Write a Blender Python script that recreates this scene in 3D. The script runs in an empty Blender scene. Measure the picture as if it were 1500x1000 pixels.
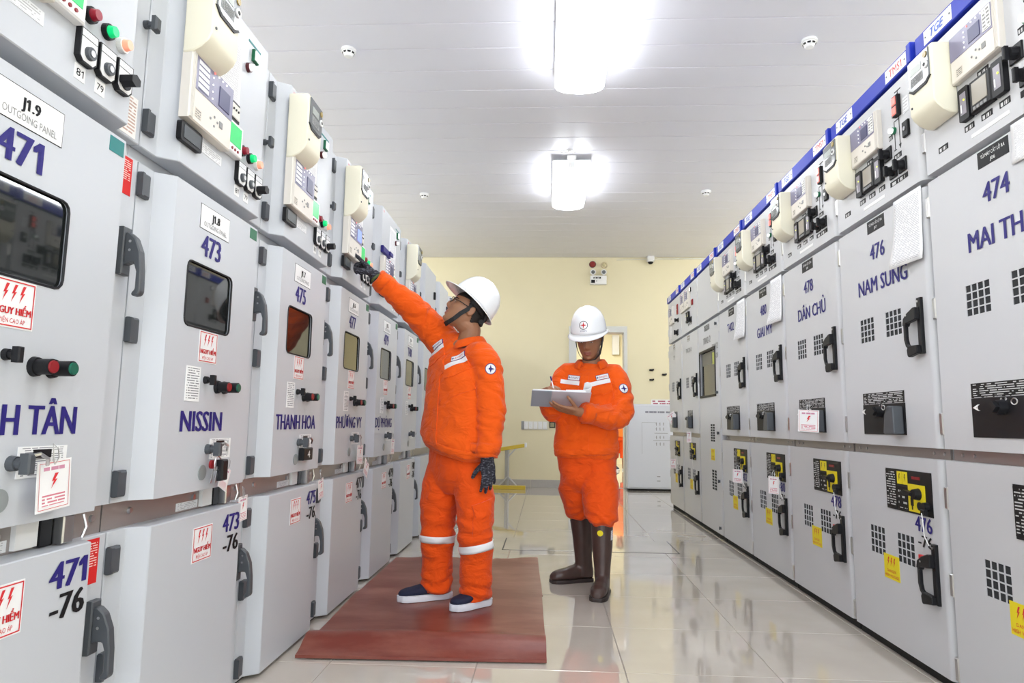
import bpy, bmesh, math, random
from math import sin, cos, pi, radians, sqrt, atan2
from mathutils import Vector, Matrix, Quaternion, noise
random.seed(7)
SC = bpy.context.scene
COL = SC.collection
# ------------------------------------------------------------------ camera, world, light, exposure
cam_d = bpy.data.cameras.new('camera')
cam = bpy.data.objects.new('camera', cam_d); COL.objects.link(cam)
cam_d.lens = 23.54; cam_d.sensor_width = 36.0; cam_d.clip_start = 0.05
CM = [[0.998577, -0.006834, 0.052892], [0.051665, -0.121968, -0.991188], [0.013225, 0.992511, -0.121441]]
cam.matrix_world = Matrix(((CM[0][0], CM[0][1], CM[0][2], 0.0), (CM[1][0], CM[1][1], CM[1][2], 0.0), (CM[2][0], CM[2][1], CM[2][2], 0.98), (0, 0, 0, 1)))
SC.camera = cam
world = bpy.data.worlds.new('world'); SC.world = world; world.use_nodes = True
bg = world.node_tree.nodes['Background']; bg.inputs[0].default_value = (0.86, 0.93, 1.0, 1); bg.inputs[1].default_value = 3.4
SC.view_settings.view_transform = 'Standard'; SC.view_settings.look = 'None'
SC.view_settings.gamma = 1.0; SC.view_settings.use_curve_mapping = False
SC.view_settings.exposure = 0.52
LAMP_POWER = 11.0

# ------------------------------------------------------------------ materials
MATS = {}
def mat(name, col, rough=0.5, metal=0.0, spec=0.5, emit=None, estr=0.0, bump=0.0, bscale=60.0, var=0.0, vscale=4.0, coat=0.0, alpha=1.0, trans=0.0, ior=1.45):
    if name in MATS: return MATS[name]
    m = bpy.data.materials.new(name); m.use_nodes = True
    nt = m.node_tree; b = nt.nodes['Principled BSDF']
    b.inputs['Base Color'].default_value = (*col, 1); b.inputs['Roughness'].default_value = rough
    b.inputs['Metallic'].default_value = metal; b.inputs['Specular IOR Level'].default_value = spec
    b.inputs['Coat Weight'].default_value = coat; b.inputs['Coat Roughness'].default_value = 0.05
    b.inputs['Transmission Weight'].default_value = trans; b.inputs['IOR'].default_value = ior
    if emit: b.inputs['Emission Color'].default_value = (*emit, 1); b.inputs['Emission Strength'].default_value = estr
    tc = nt.nodes.new('ShaderNodeTexCoord')
    if var > 0:
        n = nt.nodes.new('ShaderNodeTexNoise'); n.inputs['Scale'].default_value = vscale; n.inputs['Detail'].default_value = 5
        nt.links.new(tc.outputs['Object'], n.inputs['Vector'])
        r = nt.nodes.new('ShaderNodeValToRGB')
        r.color_ramp.elements[0].position = 0.3; r.color_ramp.elements[1].position = 0.7
        r.color_ramp.elements[0].color = (*[c*(1-var) for c in col], 1); r.color_ramp.elements[1].color = (*[min(1, c*(1+var)) for c in col], 1)
        nt.links.new(n.outputs['Fac'], r.inputs['Fac']); nt.links.new(r.outputs['Color'], b.inputs['Base Color'])
    if bump > 0:
        n2 = nt.nodes.new('ShaderNodeTexNoise'); n2.inputs['Scale'].default_value = bscale; n2.inputs['Detail'].default_value = 4
        nt.links.new(tc.outputs['Object'], n2.inputs['Vector'])
        bp = nt.nodes.new('ShaderNodeBump'); bp.inputs['Strength'].default_value = bump; bp.inputs['Distance'].default_value = 0.01
        nt.links.new(n2.outputs['Fac'], bp.inputs['Height']); nt.links.new(bp.outputs['Normal'], b.inputs['Normal'])
    MATS[name] = m; return m

def printmat(name, bgc, fgc, rows, words, fill=0.5, thr=0.42, margin=0.08, rough=0.55, ax='Z', top=1.0, bot=0.0):
    """flat fine print: rows of word-like marks on a sheet"""
    if name in MATS: return MATS[name]
    m = mat(name, bgc, rough, spec=0.2); nt = m.node_tree; b = nt.nodes['Principled BSDF']; L = nt.links.new
    tc = nt.nodes.new('ShaderNodeTexCoord'); sp = nt.nodes.new('ShaderNodeSeparateXYZ'); L(tc.outputs['Generated'], sp.inputs[0])
    def mth(op, a, c=None):
        n = nt.nodes.new('ShaderNodeMath'); n.operation = op
        for i, v in enumerate((a, c)):
            if v is None: continue
            if isinstance(v, (int, float)): n.inputs[i].default_value = v
            else: L(v, n.inputs[i])
        return n.outputs[0]
    X, Z = sp.outputs['X'], sp.outputs[ax]
    zr = mth('MULTIPLY', Z, float(rows)); fr = mth('FRACT', zr); fl = mth('FLOOR', zr)
    line = mth('LESS_THAN', fr, fill)
    cb = nt.nodes.new('ShaderNodeCombineXYZ'); L(mth('MULTIPLY', X, float(words)), cb.inputs[0]); L(mth('MULTIPLY', fl, 7.31), cb.inputs[1])
    n = nt.nodes.new('ShaderNodeTexNoise'); n.inputs['Scale'].default_value = 1.0; n.inputs['Detail'].default_value = 1; L(cb.outputs[0], n.inputs['Vector'])
    w = mth('GREATER_THAN', n.outputs['Fac'], thr)
    mask = mth('MULTIPLY', line, w)
    mask = mth('MULTIPLY', mask, mth('GREATER_THAN', X, margin)); mask = mth('MULTIPLY', mask, mth('LESS_THAN', X, 1-margin))
    mask = mth('MULTIPLY', mask, mth('GREATER_THAN', Z, bot+margin*0.6)); mask = mth('MULTIPLY', mask, mth('LESS_THAN', Z, top-margin*0.6))
    mx = nt.nodes.new('ShaderNodeMix'); mx.data_type = 'RGBA'; L(mask, mx.inputs[0])
    mx.inputs[6].default_value = (*bgc, 1); mx.inputs[7].default_value = (*fgc, 1); L(mx.outputs[2], b.inputs['Base Color'])
    return m

M_GREYL = mat('grey_powder_coat', (0.50, 0.52, 0.555), 0.36, bump=0.02, bscale=900)
M_GREYR = mat('warm_grey_powder_coat', (0.525, 0.53, 0.55), 0.38, bump=0.02, bscale=900)
M_DARK = mat('dark_grey_plastic', (0.065, 0.072, 0.082), 0.42)
M_BLACK = mat('black_plastic', (0.010, 0.010, 0.012), 0.45, spec=0.3)
M_PLINTH = mat('black_plinth', (0.01, 0.01, 0.01), 0.7)
M_INSIDE = mat('cabinet_interior_black', (0.02, 0.022, 0.025), 0.8)
M_BEIGE = mat('cream_meter_plastic', (0.80, 0.765, 0.62), 0.42)
M_RELAY = mat('beige_relay_plastic', (0.70, 0.66, 0.60), 0.45)
M_PURP = mat('purple_grey_faceplate', (0.21, 0.20, 0.30), 0.35)
M_SCREEN = mat('relay_lcd', (0.07, 0.07, 0.15), 0.35, spec=0.3)
M_SCREENON = mat('lit_blue_lcd', (0.15, 0.2, 0.6), 0.2, emit=(0.25, 0.35, 1.0), estr=0.7)
M_GREENLCD = mat('lit_green_lcd', (0.05, 0.5, 0.15), 0.25, emit=(0.02, 0.6, 0.15), estr=0.25)
M_GLASS = mat('dark_window_glass', (0.012, 0.014, 0.014), 0.03, spec=0.6, coat=0.3)
M_CLEAR = mat('meter_cover_glass', (0.16, 0.17, 0.175), 0.12, spec=0.7)
M_WHITE = mat('white_label', (0.80, 0.80, 0.80), 0.45)
M_NAVY = mat('navy_print', (0.026, 0.020, 0.17), 0.5, spec=0.25)
M_INK = mat('black_print', (0.010, 0.010, 0.012), 0.5, spec=0.25)
M_INKG = mat('grey_print', (0.25, 0.25, 0.25), 0.5)
M_RED = mat('red_print', (0.62, 0.025, 0.03), 0.5)
M_TEAL = mat('teal_sticker', (0.0, 0.17, 0.17), 0.45)
M_GREENSTK = mat('green_sticker', (0.004, 0.12, 0.05), 0.45)
M_BLUE = mat('blue_header_paint', (0.014, 0.035, 0.42), 0.42, spec=0.3)
M_LBLUE = mat('blue_logo_print', (0.03, 0.12, 0.60), 0.4)
M_STEEL = mat('brushed_steel', (0.55, 0.55, 0.56), 0.28, metal=1.0)
M_ZINC = mat('zinc_strip', (0.36, 0.33, 0.315), 0.36, metal=0.55)
M_YEL = mat('yellow_label', (0.75, 0.62, 0.01), 0.5)
M_REDLAMP = mat('red_indicator', (0.28, 0.01, 0.025), 0.2, coat=0.5)
M_GRNLAMP = mat('lit_green_indicator', (0.0, 0.5, 0.15), 0.2, emit=(0.02, 0.8, 0.25), estr=0.3)
M_PNKLAMP = mat('lit_amber_indicator', (0.85, 0.35, 0.25), 0.25, emit=(1.0, 0.35, 0.2), estr=0.3)
M_REDLIT = mat('lit_red_indicator', (0.8, 0.1, 0.1), 0.25, emit=(1.0, 0.25, 0.2), estr=0.8)
M_WHTLAMP = mat('lit_white_indicator', (0.9, 0.9, 0.9), 0.2, emit=(1, 1, 1), estr=0.4)
M_GRNKEY = mat('green_button', (0.0, 0.10, 0.06), 0.35)
M_REDKEY = mat('red_button', (0.24, 0.008, 0.012), 0.35)
M_PAPER = printmat('printed_paper', (0.82, 0.82, 0.83), (0.50, 0.50, 0.53), 42, 16, 0.45, 0.40)
M_INSTR = printmat('instruction_label', (0.80, 0.80, 0.80), (0.22, 0.22, 0.24), 14, 9, 0.42, 0.42)
M_REDSTK = printmat('red_sticker_print', (0.60, 0.02, 0.02), (0.85, 0.6, 0.55), 18, 8, 0.4, 0.42, 0.1, bot=0.3)
M_BLKPRT = printmat('black_plate_print', (0.014, 0.013, 0.013), (0.55, 0.55, 0.55), 7, 14, 0.42, 0.45, 0.03)
M_BLKPRT2 = printmat('black_list_print', (0.014, 0.013, 0.013), (0.55, 0.55, 0.55), 15, 5, 0.4, 0.44, 0.06)
M_BLKTAG = printmat('black_tag_print', (0.014, 0.014, 0.016), (0.6, 0.6, 0.6), 1, 6, 0.7, 0.5, 0.12)
M_PALEPRT = printmat('pale_label_print', (0.76, 0.77, 0.79), (0.45, 0.45, 0.47), 5, 10, 0.4, 0.45)
M_LEDPRT = printmat('led_legend_print', (0.78, 0.78, 0.82), (0.16, 0.16, 0.24), 5, 1.2, 0.28, 0.0, 0.0)

# ------------------------------------------------------------------ mesh helper.  local frame of a cabinet: u right, d out of the face, z up
class MB:
    def __init__(s): s.v = []; s.f = []; s.m = []
    def add(s, vs, fs, mi=0):
        o = len(s.v); s.v += [tuple(p) for p in vs]; s.f += [tuple(i+o for i in f) for f in fs]; s.m += [mi]*len(fs)
        return s
    def box(s, u0, u1, d0, d1, z0, z1, mi=0, c=0.0):
        if c <= 0:
            P = [(u0, -d0, z0), (u1, -d0, z0), (u1, -d0, z1), (u0, -d0, z1), (u0, -d1, z0), (u1, -d1, z0), (u1, -d1, z1), (u0, -d1, z1)]
            return s.add(P, [(0, 3, 2, 1), (4, 5, 6, 7), (0, 1, 5, 4), (1, 2, 6, 5), (2, 3, 7, 6), (3, 0, 4, 7)], mi)
        e = d1-c
        P = [(u0, -d0, z0), (u1, -d0, z0), (u1, -d0, z1), (u0, -d0, z1), (u0, -e, z0), (u1, -e, z0), (u1, -e, z1), (u0, -e, z1),
             (u0+c, -d1, z0+c), (u1-c, -d1, z0+c), (u1-c, -d1, z1-c), (u0+c, -d1, z1-c)]
        F = [(0, 3, 2, 1), (8, 9, 10, 11)]
        for i in range(4):
            j = (i+1) % 4; F += [(i, j, 4+j, 4+i), (4+i, 4+j, 8+j, 8+i)]
        return s.add(P, F, mi)
    def cyl(s, u, z, d0, d1, r, r2=None, n=16, mi=0):
        r2 = r if r2 is None else r2
        P = []
        for d, rr in ((d0, r), (d1, r2)):
            P += [(u+rr*cos(2*pi*i/n), -d, z+rr*sin(2*pi*i/n)) for i in range(n)]
        F = [(i, (i+1) % n, n+(i+1) % n, n+i) for i in range(n)] + [tuple(range(n, 2*n)), tuple(reversed(range(n)))]
        return s.add(P, F, mi)
    def prism(s, poly, d0, d1, mi=0):
        """polygon of (u,z), extruded in d"""
        n = len(poly); P = [(u, -d0, z) for u, z in poly] + [(u, -d1, z) for u, z in poly]
        F = [(i, (i+1) % n, n+(i+1) % n, n+i) for i in range(n)] + [tuple(range(n, 2*n)), tuple(reversed(range(n)))]
        return s.add(P, F, mi)
    def prism_u(s, poly, u0, u1, mi=0):
        """polygon of (d,z), extruded along u"""
        n = len(poly); P = [(u0, -d, z) for d, z in poly] + [(u1, -d, z) for d, z in poly]
        F = [(i, (i+1) % n, n+(i+1) % n, n+i) for i in range(n)] + [tuple(range(n, 2*n)), tuple(reversed(range(n)))]
        return s.add(P, F, mi)
    def prism_z(s, poly, z0, z1, mi=0):
        """polygon of (u,d), extruded along z"""
        n = len(poly); P = [(u, -d, z0) for u, d in poly] + [(u, -d, z1) for u, d in poly]
        F = [(i, (i+1) % n, n+(i+1) % n, n+i) for i in range(n)] + [tuple(range(n, 2*n)), tuple(reversed(range(n)))]
        return s.add(P, F, mi)
    def tube(s, pts, r, n=8, mi=0, rs=None):
        """tube along world-like points (x,y,z)"""
        pts = [Vector(p) for p in pts]; P = []; N = len(pts); prev = None
        for i, p in enumerate(pts):
            t = (pts[min(i+1, N-1)]-pts[max(i-1, 0)]).normalized()
            a = prev if prev is not None else (Vector((0, 0, 1)) if abs(t.z) < 0.9 else Vector((1, 0, 0)))
            a = (a-t*a.dot(t)).normalized(); b = t.cross(a); prev = a
            rr = rs[i] if rs else r
            P += [p+a*(rr*cos(2*pi*k/n))+b*(rr*sin(2*pi*k/n)) for k in range(n)]
        F = []
        for i in range(N-1):
            F += [(i*n+k, i*n+(k+1) % n, (i+1)*n+(k+1) % n, (i+1)*n+k) for k in range(n)]
        F += [tuple(reversed(range(n))), tuple(range((N-1)*n, N*n))]
        return s.add(P, F, mi)
    def mesh(s, name, mats, smooth=False, bevel=0.0, segs=2, angle=40):
        me = bpy.data.meshes.new(name); me.from_pydata(s.v, [], s.f)
        for m in (mats if isinstance(mats, (list, tuple)) else [mats]): me.materials.append(m)
        for p, mi in zip(me.polygons, s.m): p.material_index = mi
        bm = bmesh.new(); bm.from_mesh(me)
        bmesh.ops.recalc_face_normals(bm, faces=bm.faces)
        if bevel > 0:
            ed = [e for e in bm.edges if len(e.link_faces) == 2 and e.calc_face_angle(0) > radians(25)]
            bmesh.ops.bevel(bm, geom=ed, offset=bevel, segments=segs, affect='EDGES', profile=0.6)
        bm.to_mesh(me); bm.free()
        if smooth:
            me.polygons.foreach_set('use_smooth', [True]*len(me.polygons))
            me.set_sharp_from_angle(angle=radians(angle))
        me.update(); return me

CACHE = {}
def cached(key, fn):
    if key not in CACHE: CACHE[key] = fn()
    return CACHE[key]
def link(name, me, parent=None, loc=None, rot=None):
    o = bpy.data.objects.new(name, me); COL.objects.link(o)
    if parent is not None: o.parent = parent
    if loc is not None: o.location = loc
    if rot is not None: o.rotation_euler = rot
    return o
def tag(o, label=None, cat=None, group=None, kind=None):
    if label: o['label'] = label
    if cat: o['category'] = cat
    if group: o['group'] = group
    if kind: o['kind'] = kind
    return o
def empty(name, loc, rz=0.0):
    o = bpy.data.objects.new(name, None); COL.objects.link(o); o.location = loc; o.rotation_euler = (0, 0, rz); o.empty_display_size = 0.05
    return o

# ------------------------------------------------------------------ lettering (all strings meshed in one pass)
TXT = {}
def prep_texts(lst):
    tmp = []
    for body, bold in lst:
        if (body, bold) in TXT: continue
        c = bpy.data.curves.new('t', 'FONT'); c.body = body; c.resolution_u = 2; c.offset = 0.0
        o = bpy.data.objects.new('t', c); COL.objects.link(o); tmp.append((o, c, (body, bold)))
    bpy.context.view_layer.update(); dg = bpy.context.evaluated_depsgraph_get()
    for o, c, k in tmp:
        me = bpy.data.meshes.new_from_object(o.evaluated_get(dg))
        vs = [v.co.copy() for v in me.vertices]; fs = [tuple(p.vertices) for p in me.polygons]
        if '1' in k[0]:      # give the plain stroke of the figure 1 its flag
            par = list(range(len(vs)))
            def root(i):
                while par[i] != i: i = par[i]
                return i
            for q in fs:
                for i in q[1:]: par[root(i)] = root(q[0])
            isl = {}
            for i in range(len(vs)): isl.setdefault(root(i), []).append(vs[i])
            for pts in isl.values():
                x0, x1 = min(p.x for p in pts), max(p.x for p in pts); y0, y1 = min(p.y for p in pts), max(p.y for p in pts)
                if y1-y0 > 0.6 and x1-x0 < 0.2:
                    n = len(vs); vs += [Vector((x0+0.02, y1, 0.00012)), Vector((x0-0.15, y1-0.14, 0.00012)), Vector((x0-0.15, y1-0.25, 0.00012)), Vector((x0+0.02, y1-0.13, 0.00012))]; fs.append((n+3, n+2, n+1, n))
        if k[1]:             # bold: the same outline three times, side by side
            n = len(vs); base = list(vs); bf = list(fs)
            for j, dx in enumerate((-0.036, -0.018, 0.018, 0.036)):
                o2 = len(vs); vs += [Vector((p.x+dx, p.y, p.z+0.0002*(j+1))) for p in base]; fs += [tuple(i+o2 for i in q) for q in bf]
        TXT[k] = (vs, fs)
        bpy.data.meshes.remove(me)
    for o, c, k in tmp: bpy.data.objects.remove(o); bpy.data.curves.remove(c)
CAP = 0.729
def text_geo(mb, body, u0, u1, z0, cap, d, bold=True, mi=0, slant=0.0):
    """letters filling u0..u1, baseline z0, capital height cap, lying at distance d"""
    vs, fs = TXT[(body, bold)]
    xa = min(v.x for v in vs); xb = max(v.x for v in vs); s = (u1-u0)/(xb-xa); k = cap/CAP
    mb.add([(u0+(v.x-xa)*s+v.y*k*slant, -d-v.z, z0+v.y*k) for v in vs], [tuple(reversed(f)) for f in fs], mi)
    return mb
def lettering(name, body, u0, u1, z0, cap, d, m, parent, bold=True, slant=0.0):
    me = cached(('txt', body, u0, u1, z0, cap, d, m.name, bold), lambda: text_geo(MB(), body, u0, u1, z0, cap, d, bold, 0, slant).mesh(name, m))
    return link(name, me, parent)
PROUD = 0.0012
BOLT = [(0.55, 1.0), (0.2, 0.47), (0.45, 0.52), (0.15, 0.0), (0.85, 0.63), (0.55, 0.57), (0.95, 1.0)]
def bolt_geo(mb, u, z, w, h, d, mi=0):
    mb.add([(u+a*w, -d, z+b*h) for a, b in BOLT], [(0, 1, 2, 5, 6), (2, 3, 4, 5)], mi)
NAMES_L = [('471', 'H TÂN', (0.357, 0.574)), ('473', 'NISSIN', (0.222, 0.481)), ('475', 'THANH HOA', (0.135, 0.60)), ('477', 'PHƯƠNG VY', (0.12, 0.60)), ('479', 'DỰ PHÒNG', (0.12, 0.575)), ('T401', None, None)]
NAMES_R = [('474', 'MAI TH', (0.238, 0.523)), ('476', 'NAM SUNG', (0.204, 0.651)), ('478', 'DÂN CHỦ', (0.230, 0.634)), ('480', 'GIAI MỸ', (0.248, 0.584)), ('T402', None, None)]
prep_texts([(n, True) for n, t, r in NAMES_L+NAMES_R]+[(t, True) for n, t, r in NAMES_L+NAMES_R if t] +
           [(t, True) for t in ('-76', '-08', '402', 'NGUY HIỂM', 'J1.9', 'J1.8', 'J1.7', 'J1.6', 'J1.5', 'J1.4', 'TGE', 'T042-2', 'T042', '-08', 'C31', 'TUC31-2', 'EVNSPC', 'O', 'D', 'M')] +
           [(t, False) for t in ('ĐIỆN CAO ÁP', 'OUTGOING PANEL', 'TMS1', '81', '79', 'TỦ MÁY CẮT LỘ RA', 'J06', 'J07', 'J08', 'J09', 'J10', 'DANGER', 'HIGH VOLTAGE', 'F50', 'P02', 'T02', 'T01', 'ABB', '4', '0', '1')])
# ------------------------------------------------------------------ the setting
ZC = 3.65; YW = 10.6; XL = -4.3; XR = 4.7; YB = -3.6
M_WALL = mat('cream_plaster', (0.76, 0.69, 0.48), 0.75, bump=0.05, bscale=220, var=0.02, vscale=1.3)
M_WALLR = mat('pale_cream_plaster', (0.80, 0.74, 0.52), 0.75)
M_CEIL = mat('white_ceiling_plank', (0.72, 0.72, 0.785), 0.42)
M_GROOVE = mat('ceiling_groove', (0.8, 0.8, 0.82), 0.8)
M_GROUT = mat('floor_grout', (0.30, 0.27, 0.24), 0.8)
M_BASE = mat('grey_skirting_tile', (0.40, 0.375, 0.345), 0.3, var=0.06, vscale=8)
M_FRAME = mat('painted_door_frame', (0.62, 0.62, 0.60), 0.4)
def tile_mat():
    m = mat('polished_cream_tile', (0.50, 0.45, 0.39), 0.035, spec=0.7, coat=0.6)
    nt = m.node_tree; b = nt.nodes['Principled BSDF']; L = nt.links.new
    tc = nt.nodes.new('ShaderNodeTexCoord'); n = nt.nodes.new('ShaderNodeTexNoise'); n.inputs['Scale'].default_value = 2.2; n.inputs['Detail'].default_value = 6
    g = nt.nodes.new('ShaderNodeNewGeometry'); L(g.outputs['Position'], n.inputs['Vector'])
    r = nt.nodes.new('ShaderNodeValToRGB'); r.color_ramp.elements[0].position = 0.35; r.color_ramp.elements[1].position = 0.68
    r.color_ramp.elements[0].color = (0.505, 0.455, 0.395, 1); r.color_ramp.elements[1].color = (0.57, 0.52, 0.46, 1)
    L(n.outputs['Fac'], r.inputs['Fac']); L(r.outputs['Color'], b.inputs['Base Color'])
    return m
M_TILE = tile_mat()
def wbox(mb, x0, x1, y0, y1, z0, z1, mi=0, c=0.0):
    """world-axis box"""
    return mb.box(x0, x1, -y1, -y0, z0, z1, mi, c)
def struct(name, mb, m, parent=None, **k):
    o = link(name, mb.mesh(name, m, **k), parent)
    if parent is None: o['kind'] = 'structure'
    return o
fl = struct('floor', wbox(MB(), XL, XR, YB, YW+0.2, -0.06, -0.003), M_GROUT)
tile_me = wbox(MB(), 0.0015, 0.5985, 0.0015, 0.5985, -0.02, 0.0).mesh('floor_tile', M_TILE, bevel=0.0012, segs=1)
xe = [0.32+0.6*k for k in range(-3, 4)]; ye = [2.83+0.6*k for k in range(-5, 13)]
for x in xe[:-1]:
    for y in ye: link('floor_tile', tile_me, fl, (x, y, 0))
for side, xs in (('l', [xe[0]-0.6*k for k in range(1, 4)]), ('r', [xe[-1]+0.6*k for k in range(0, 3)])):
    for x in xs:
        for y in (9.43, 10.03): link('floor_tile', tile_me, fl, (x, y, 0))
mb = MB()   # floor on which the cabinets stand and the rest of the room, same tile
wbox(mb, XL, -1.485, YB, 9.42, -0.02, 0.0); wbox(mb, 2.125, XR, YB, 9.42, -0.02, 0.0); wbox(mb, -1.48, 2.12, YB, -0.175, -0.02, 0.0)
link('floor_screed', mb.mesh('floor_screed', M_TILE), fl)
# trench cover let into the floor
mb = MB(); wbox(mb, -0.335, 1.02, 5.39, 5.915, 0.0, 0.0022, 0, 0.001)
hc = link('trench_cover', mb.mesh('trench_cover', M_TILE), fl)
mb = MB(); t = 0.008
wbox(mb, -0.345, 1.03, 5.382, 5.39, 0, 0.0012); wbox(mb, -0.345, 1.03, 5.915, 5.922, 0, 0.0012); wbox(mb, -0.345, -0.335, 5.39, 5.915, 0, 0.0012); wbox(mb, 1.02, 1.03, 5.39, 5.915, 0, 0.0012)
link('cover_joint', mb.mesh('cover_joint', M_PLINTH), hc)
# ceiling of narrow planks
ce = struct('ceiling', wbox(MB(), XL, XR, YB, YW+0.2, ZC+0.012, ZC+0.08), M_GROOVE)
pk = MB(); W = XR-XL
pk.add([(0, 0.0, 0.012), (0, 0.004, 0.003), (0, 0.007, 0), (0, 0.298, 0), (0, 0.301, 0.003), (0, 0.303, 0.012), (W, 0.0, 0.012), (W, 0.004, 0.003), (W, 0.007, 0), (W, 0.298, 0), (W, 0.301, 0.003), (W, 0.303, 0.012)],
       [(i, i+1, i+7, i+6) for i in range(5)])
plank_me = pk.mesh('ceiling_plank', M_CEIL)
for k in range(-25, 21): link('ceiling_plank', plank_me, ce, (XL, 4.19+0.305*k, ZC))
# walls
w = MB(); wbox(w, XL, 0.36, YW, YW+0.2, 0, ZC+0.02); wbox(w, 1.24, XR, YW, YW+0.2, 0, ZC+0.02); wbox(w, 0.36, 1.24, YW, YW+0.2, 2.51, ZC+0.02)
struct('wall_back', w, M_WALL)
struct('wall_left', wbox(MB(), XL-0.2, XL, YB, YW+0.2, 0, ZC+0.02), M_WALL)
struct('wall_right', wbox(MB(), XR, XR+0.2, YB, YW+0.2, 0, ZC+0.02), M_WALL)
w = MB(); wbox(w, XL, XR, YB-0.2, YB, 0, 0.35); wbox(w, XL, XR, YB-0.2, YB, 3.3, ZC+0.02); wbox(w, XL, XL+0.4, YB-0.2, YB, 0.35, 3.3); wbox(w, XR-0.4, XR, YB-0.2, YB, 0.35, 3.3)
struct('wall_front', w, M_WALL)     # the entrance side behind the photographer is one wide window
wn = tag(empty('window_1', (0.2, YB-0.1, 0)), kind='structure')
for k in range(5): link('window_mullion', cached('mullion', lambda: wbox(MB(), -0.03, 0.03, -0.05, 0.05, 0.35, 3.3).mesh('window_mullion', M_FRAME)), wn, (-4.0+2.0*k, 0, 0))
for z in (0.38, 3.27): link('window_rail', wbox(MB(), -4.1, 4.1, -0.05, 0.05, z-0.03, z+0.03).mesh('window_rail', M_FRAME), wn)
bb = struct('baseboard_back', wbox(MB(), XL, 0.355, YW-0.012, YW, 0, 0.003), M_BASE)
bt = wbox(MB(), 0.001, 0.599, YW-0.014, YW, 0.0, 0.118).mesh('skirting_tile', M_BASE, bevel=0.002, segs=1)
for k in range(8): link('skirting_tile', bt, bb, (0.355-0.6*(k+1), 0, 0))
bb2 = struct('baseboard_right', wbox(MB(), 1.245, XR, YW-0.012, YW, 0, 0.003), M_BASE)
for k in range(6): link('skirting_tile', bt, bb2, (1.245+0.6*k, 0, 0))
# doorway and the bright room beyond it
dr = tag(empty('door_1', (0.8, YW, 0)), kind='structure')
def dpart(nm, m, *b, c=0.004):
    mb = MB()
    for q in b: wbox(mb, q[0]-0.8, q[1]-0.8, q[2]-YW, q[3]-YW, q[4], q[5], 0, 0)
    return link(nm, mb.mesh(nm, m, bevel=c, segs=1), dr)
dpart('door_jamb', M_FRAME, (0.34, 0.46, YW-0.03, YW+0.21, 0, 2.43))
dpart('door_jamb', M_FRAME, (1.205, 1.26, YW-0.03, YW+0.21, 0, 2.43))
dpart('door_head', M_FRAME, (0.34, 1.26, YW-0.03, YW+0.21, 2.43, 2.53))
dpart('door_leaf', M_FRAME, (0.40, 0.445, YW+0.22, YW+1.02, 0.01, 2.42))
fb = struct('floor_beyond', wbox(MB(), -3.0, 4.6, YW+0.2, 17.4, -0.06, 0.0), M_TILE)
struct('wall_beyond', wbox(MB(), -3.0, 4.6, 17.2, 17.4, 0, ZC), M_WALLR)
struct('wall_beyond_left', wbox(MB(), -3.0, -2.8, YW+0.2, 17.2, 0, ZC), M_WALLR)
struct('wall_beyond_right', wbox(MB(), 4.4, 4.6, YW+0.2, 17.2, 0, ZC), M_WALLR)
struct('ceiling_beyond', wbox(MB(), -3.0, 4.6, YW+0.2, 17.4, ZC, ZC+0.1), M_CEIL)
# ------------------------------------------------------------------ ceiling lamps
M_TUBE = mat('lit_fluorescent_glow', (0.9, 0.9, 0.9), 0.4, emit=(0.93, 0.965, 1.0), estr=LAMP_POWER)
M_FILL_BEYOND = mat('added_fill_lamp_beyond', (0.9, 0.9, 0.9), 0.4, emit=(1.0, 0.985, 0.9), estr=LAMP_POWER*9)
M_FILL_AISLES = mat('added_fill_lamp_aisles', (0.9, 0.9, 0.9), 0.4, emit=(0.92, 0.96, 1.0), estr=LAMP_POWER*1.9)
M_LAMPW = mat('white_lamp_housing', (0.8, 0.8, 0.8), 0.4)
def lamp(x, y, label, L=1.2, group='ceiling batten lamps', m=M_TUBE, zc=ZC):
    o = tag(empty('ceiling_lamp', (x, y, zc)), label, 'lamp', group)
    mb = MB(); wbox(mb, -0.045, 0.045, -L/2-0.02, L/2+0.02, -0.05, 0.0); wbox(mb, -0.19, 0.19, -L/2-0.02, L/2+0.02, -0.062, -0.05)
    link('lamp_housing', mb.mesh('lamp_housing', M_LAMPW, bevel=0.006), o)
    mb = MB(); n = 16; P = [(0.185*cos(2*pi*k/n), y, -0.120+0.056*sin(2*pi*k/n)) for y in (-L/2, L/2) for k in range(n)]  # wide lit shell, shaped to stand in for the glow around slim tubes
    mb.add(P, [(k, (k+1) % n, n+(k+1) % n, n+k) for k in range(n)]+[tuple(range(n)), tuple(reversed(range(n, 2*n)))])
    link('glow_shell', mb.mesh('glow_shell', m, smooth=True), o)
    for s in (-1, 1):
        mb = MB(); wbox(mb, -0.03, 0.03, s*(L/2+0.02)-0.025, s*(L/2+0.02)+0.025, -0.15, -0.05); link('end_socket', mb.mesh('end_socket', M_LAMPW, bevel=0.005), o)
    return o
lamp(0.23, 4.25, 'long bright ceiling lamp above the two workers, nearer one in view')
lamp(0.23, 7.05, 'bright ceiling lamp further down the aisle, smaller one in view')
lamp(0.23, 1.45, 'bright ceiling lamp over the near end of the aisle, above the frame')
lamp(0.23, -1.35, 'bright ceiling lamp at the near end of the room behind the photographer')
for x, sd in ((-3.25, 'left'), (3.65, 'right')):  # unseen lamps, added to brighten the ceiling and the back wall
    for y, wh in ((-1.35, 'first'), (1.45, 'second'), (4.25, 'third'), (7.05, 'fourth'), (9.2, 'farthest')): lamp(x, y, 'added unseen fill lamp behind the %s cabinets, %s from the entrance' % (sd, wh), m=M_FILL_AISLES)
lamp(0.9, 14.0, 'added unseen fill lamp in the room beyond the doorway', group=None, m=M_FILL_BEYOND)  # made-up lamp, put here to brighten what shows through the doorway
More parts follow.
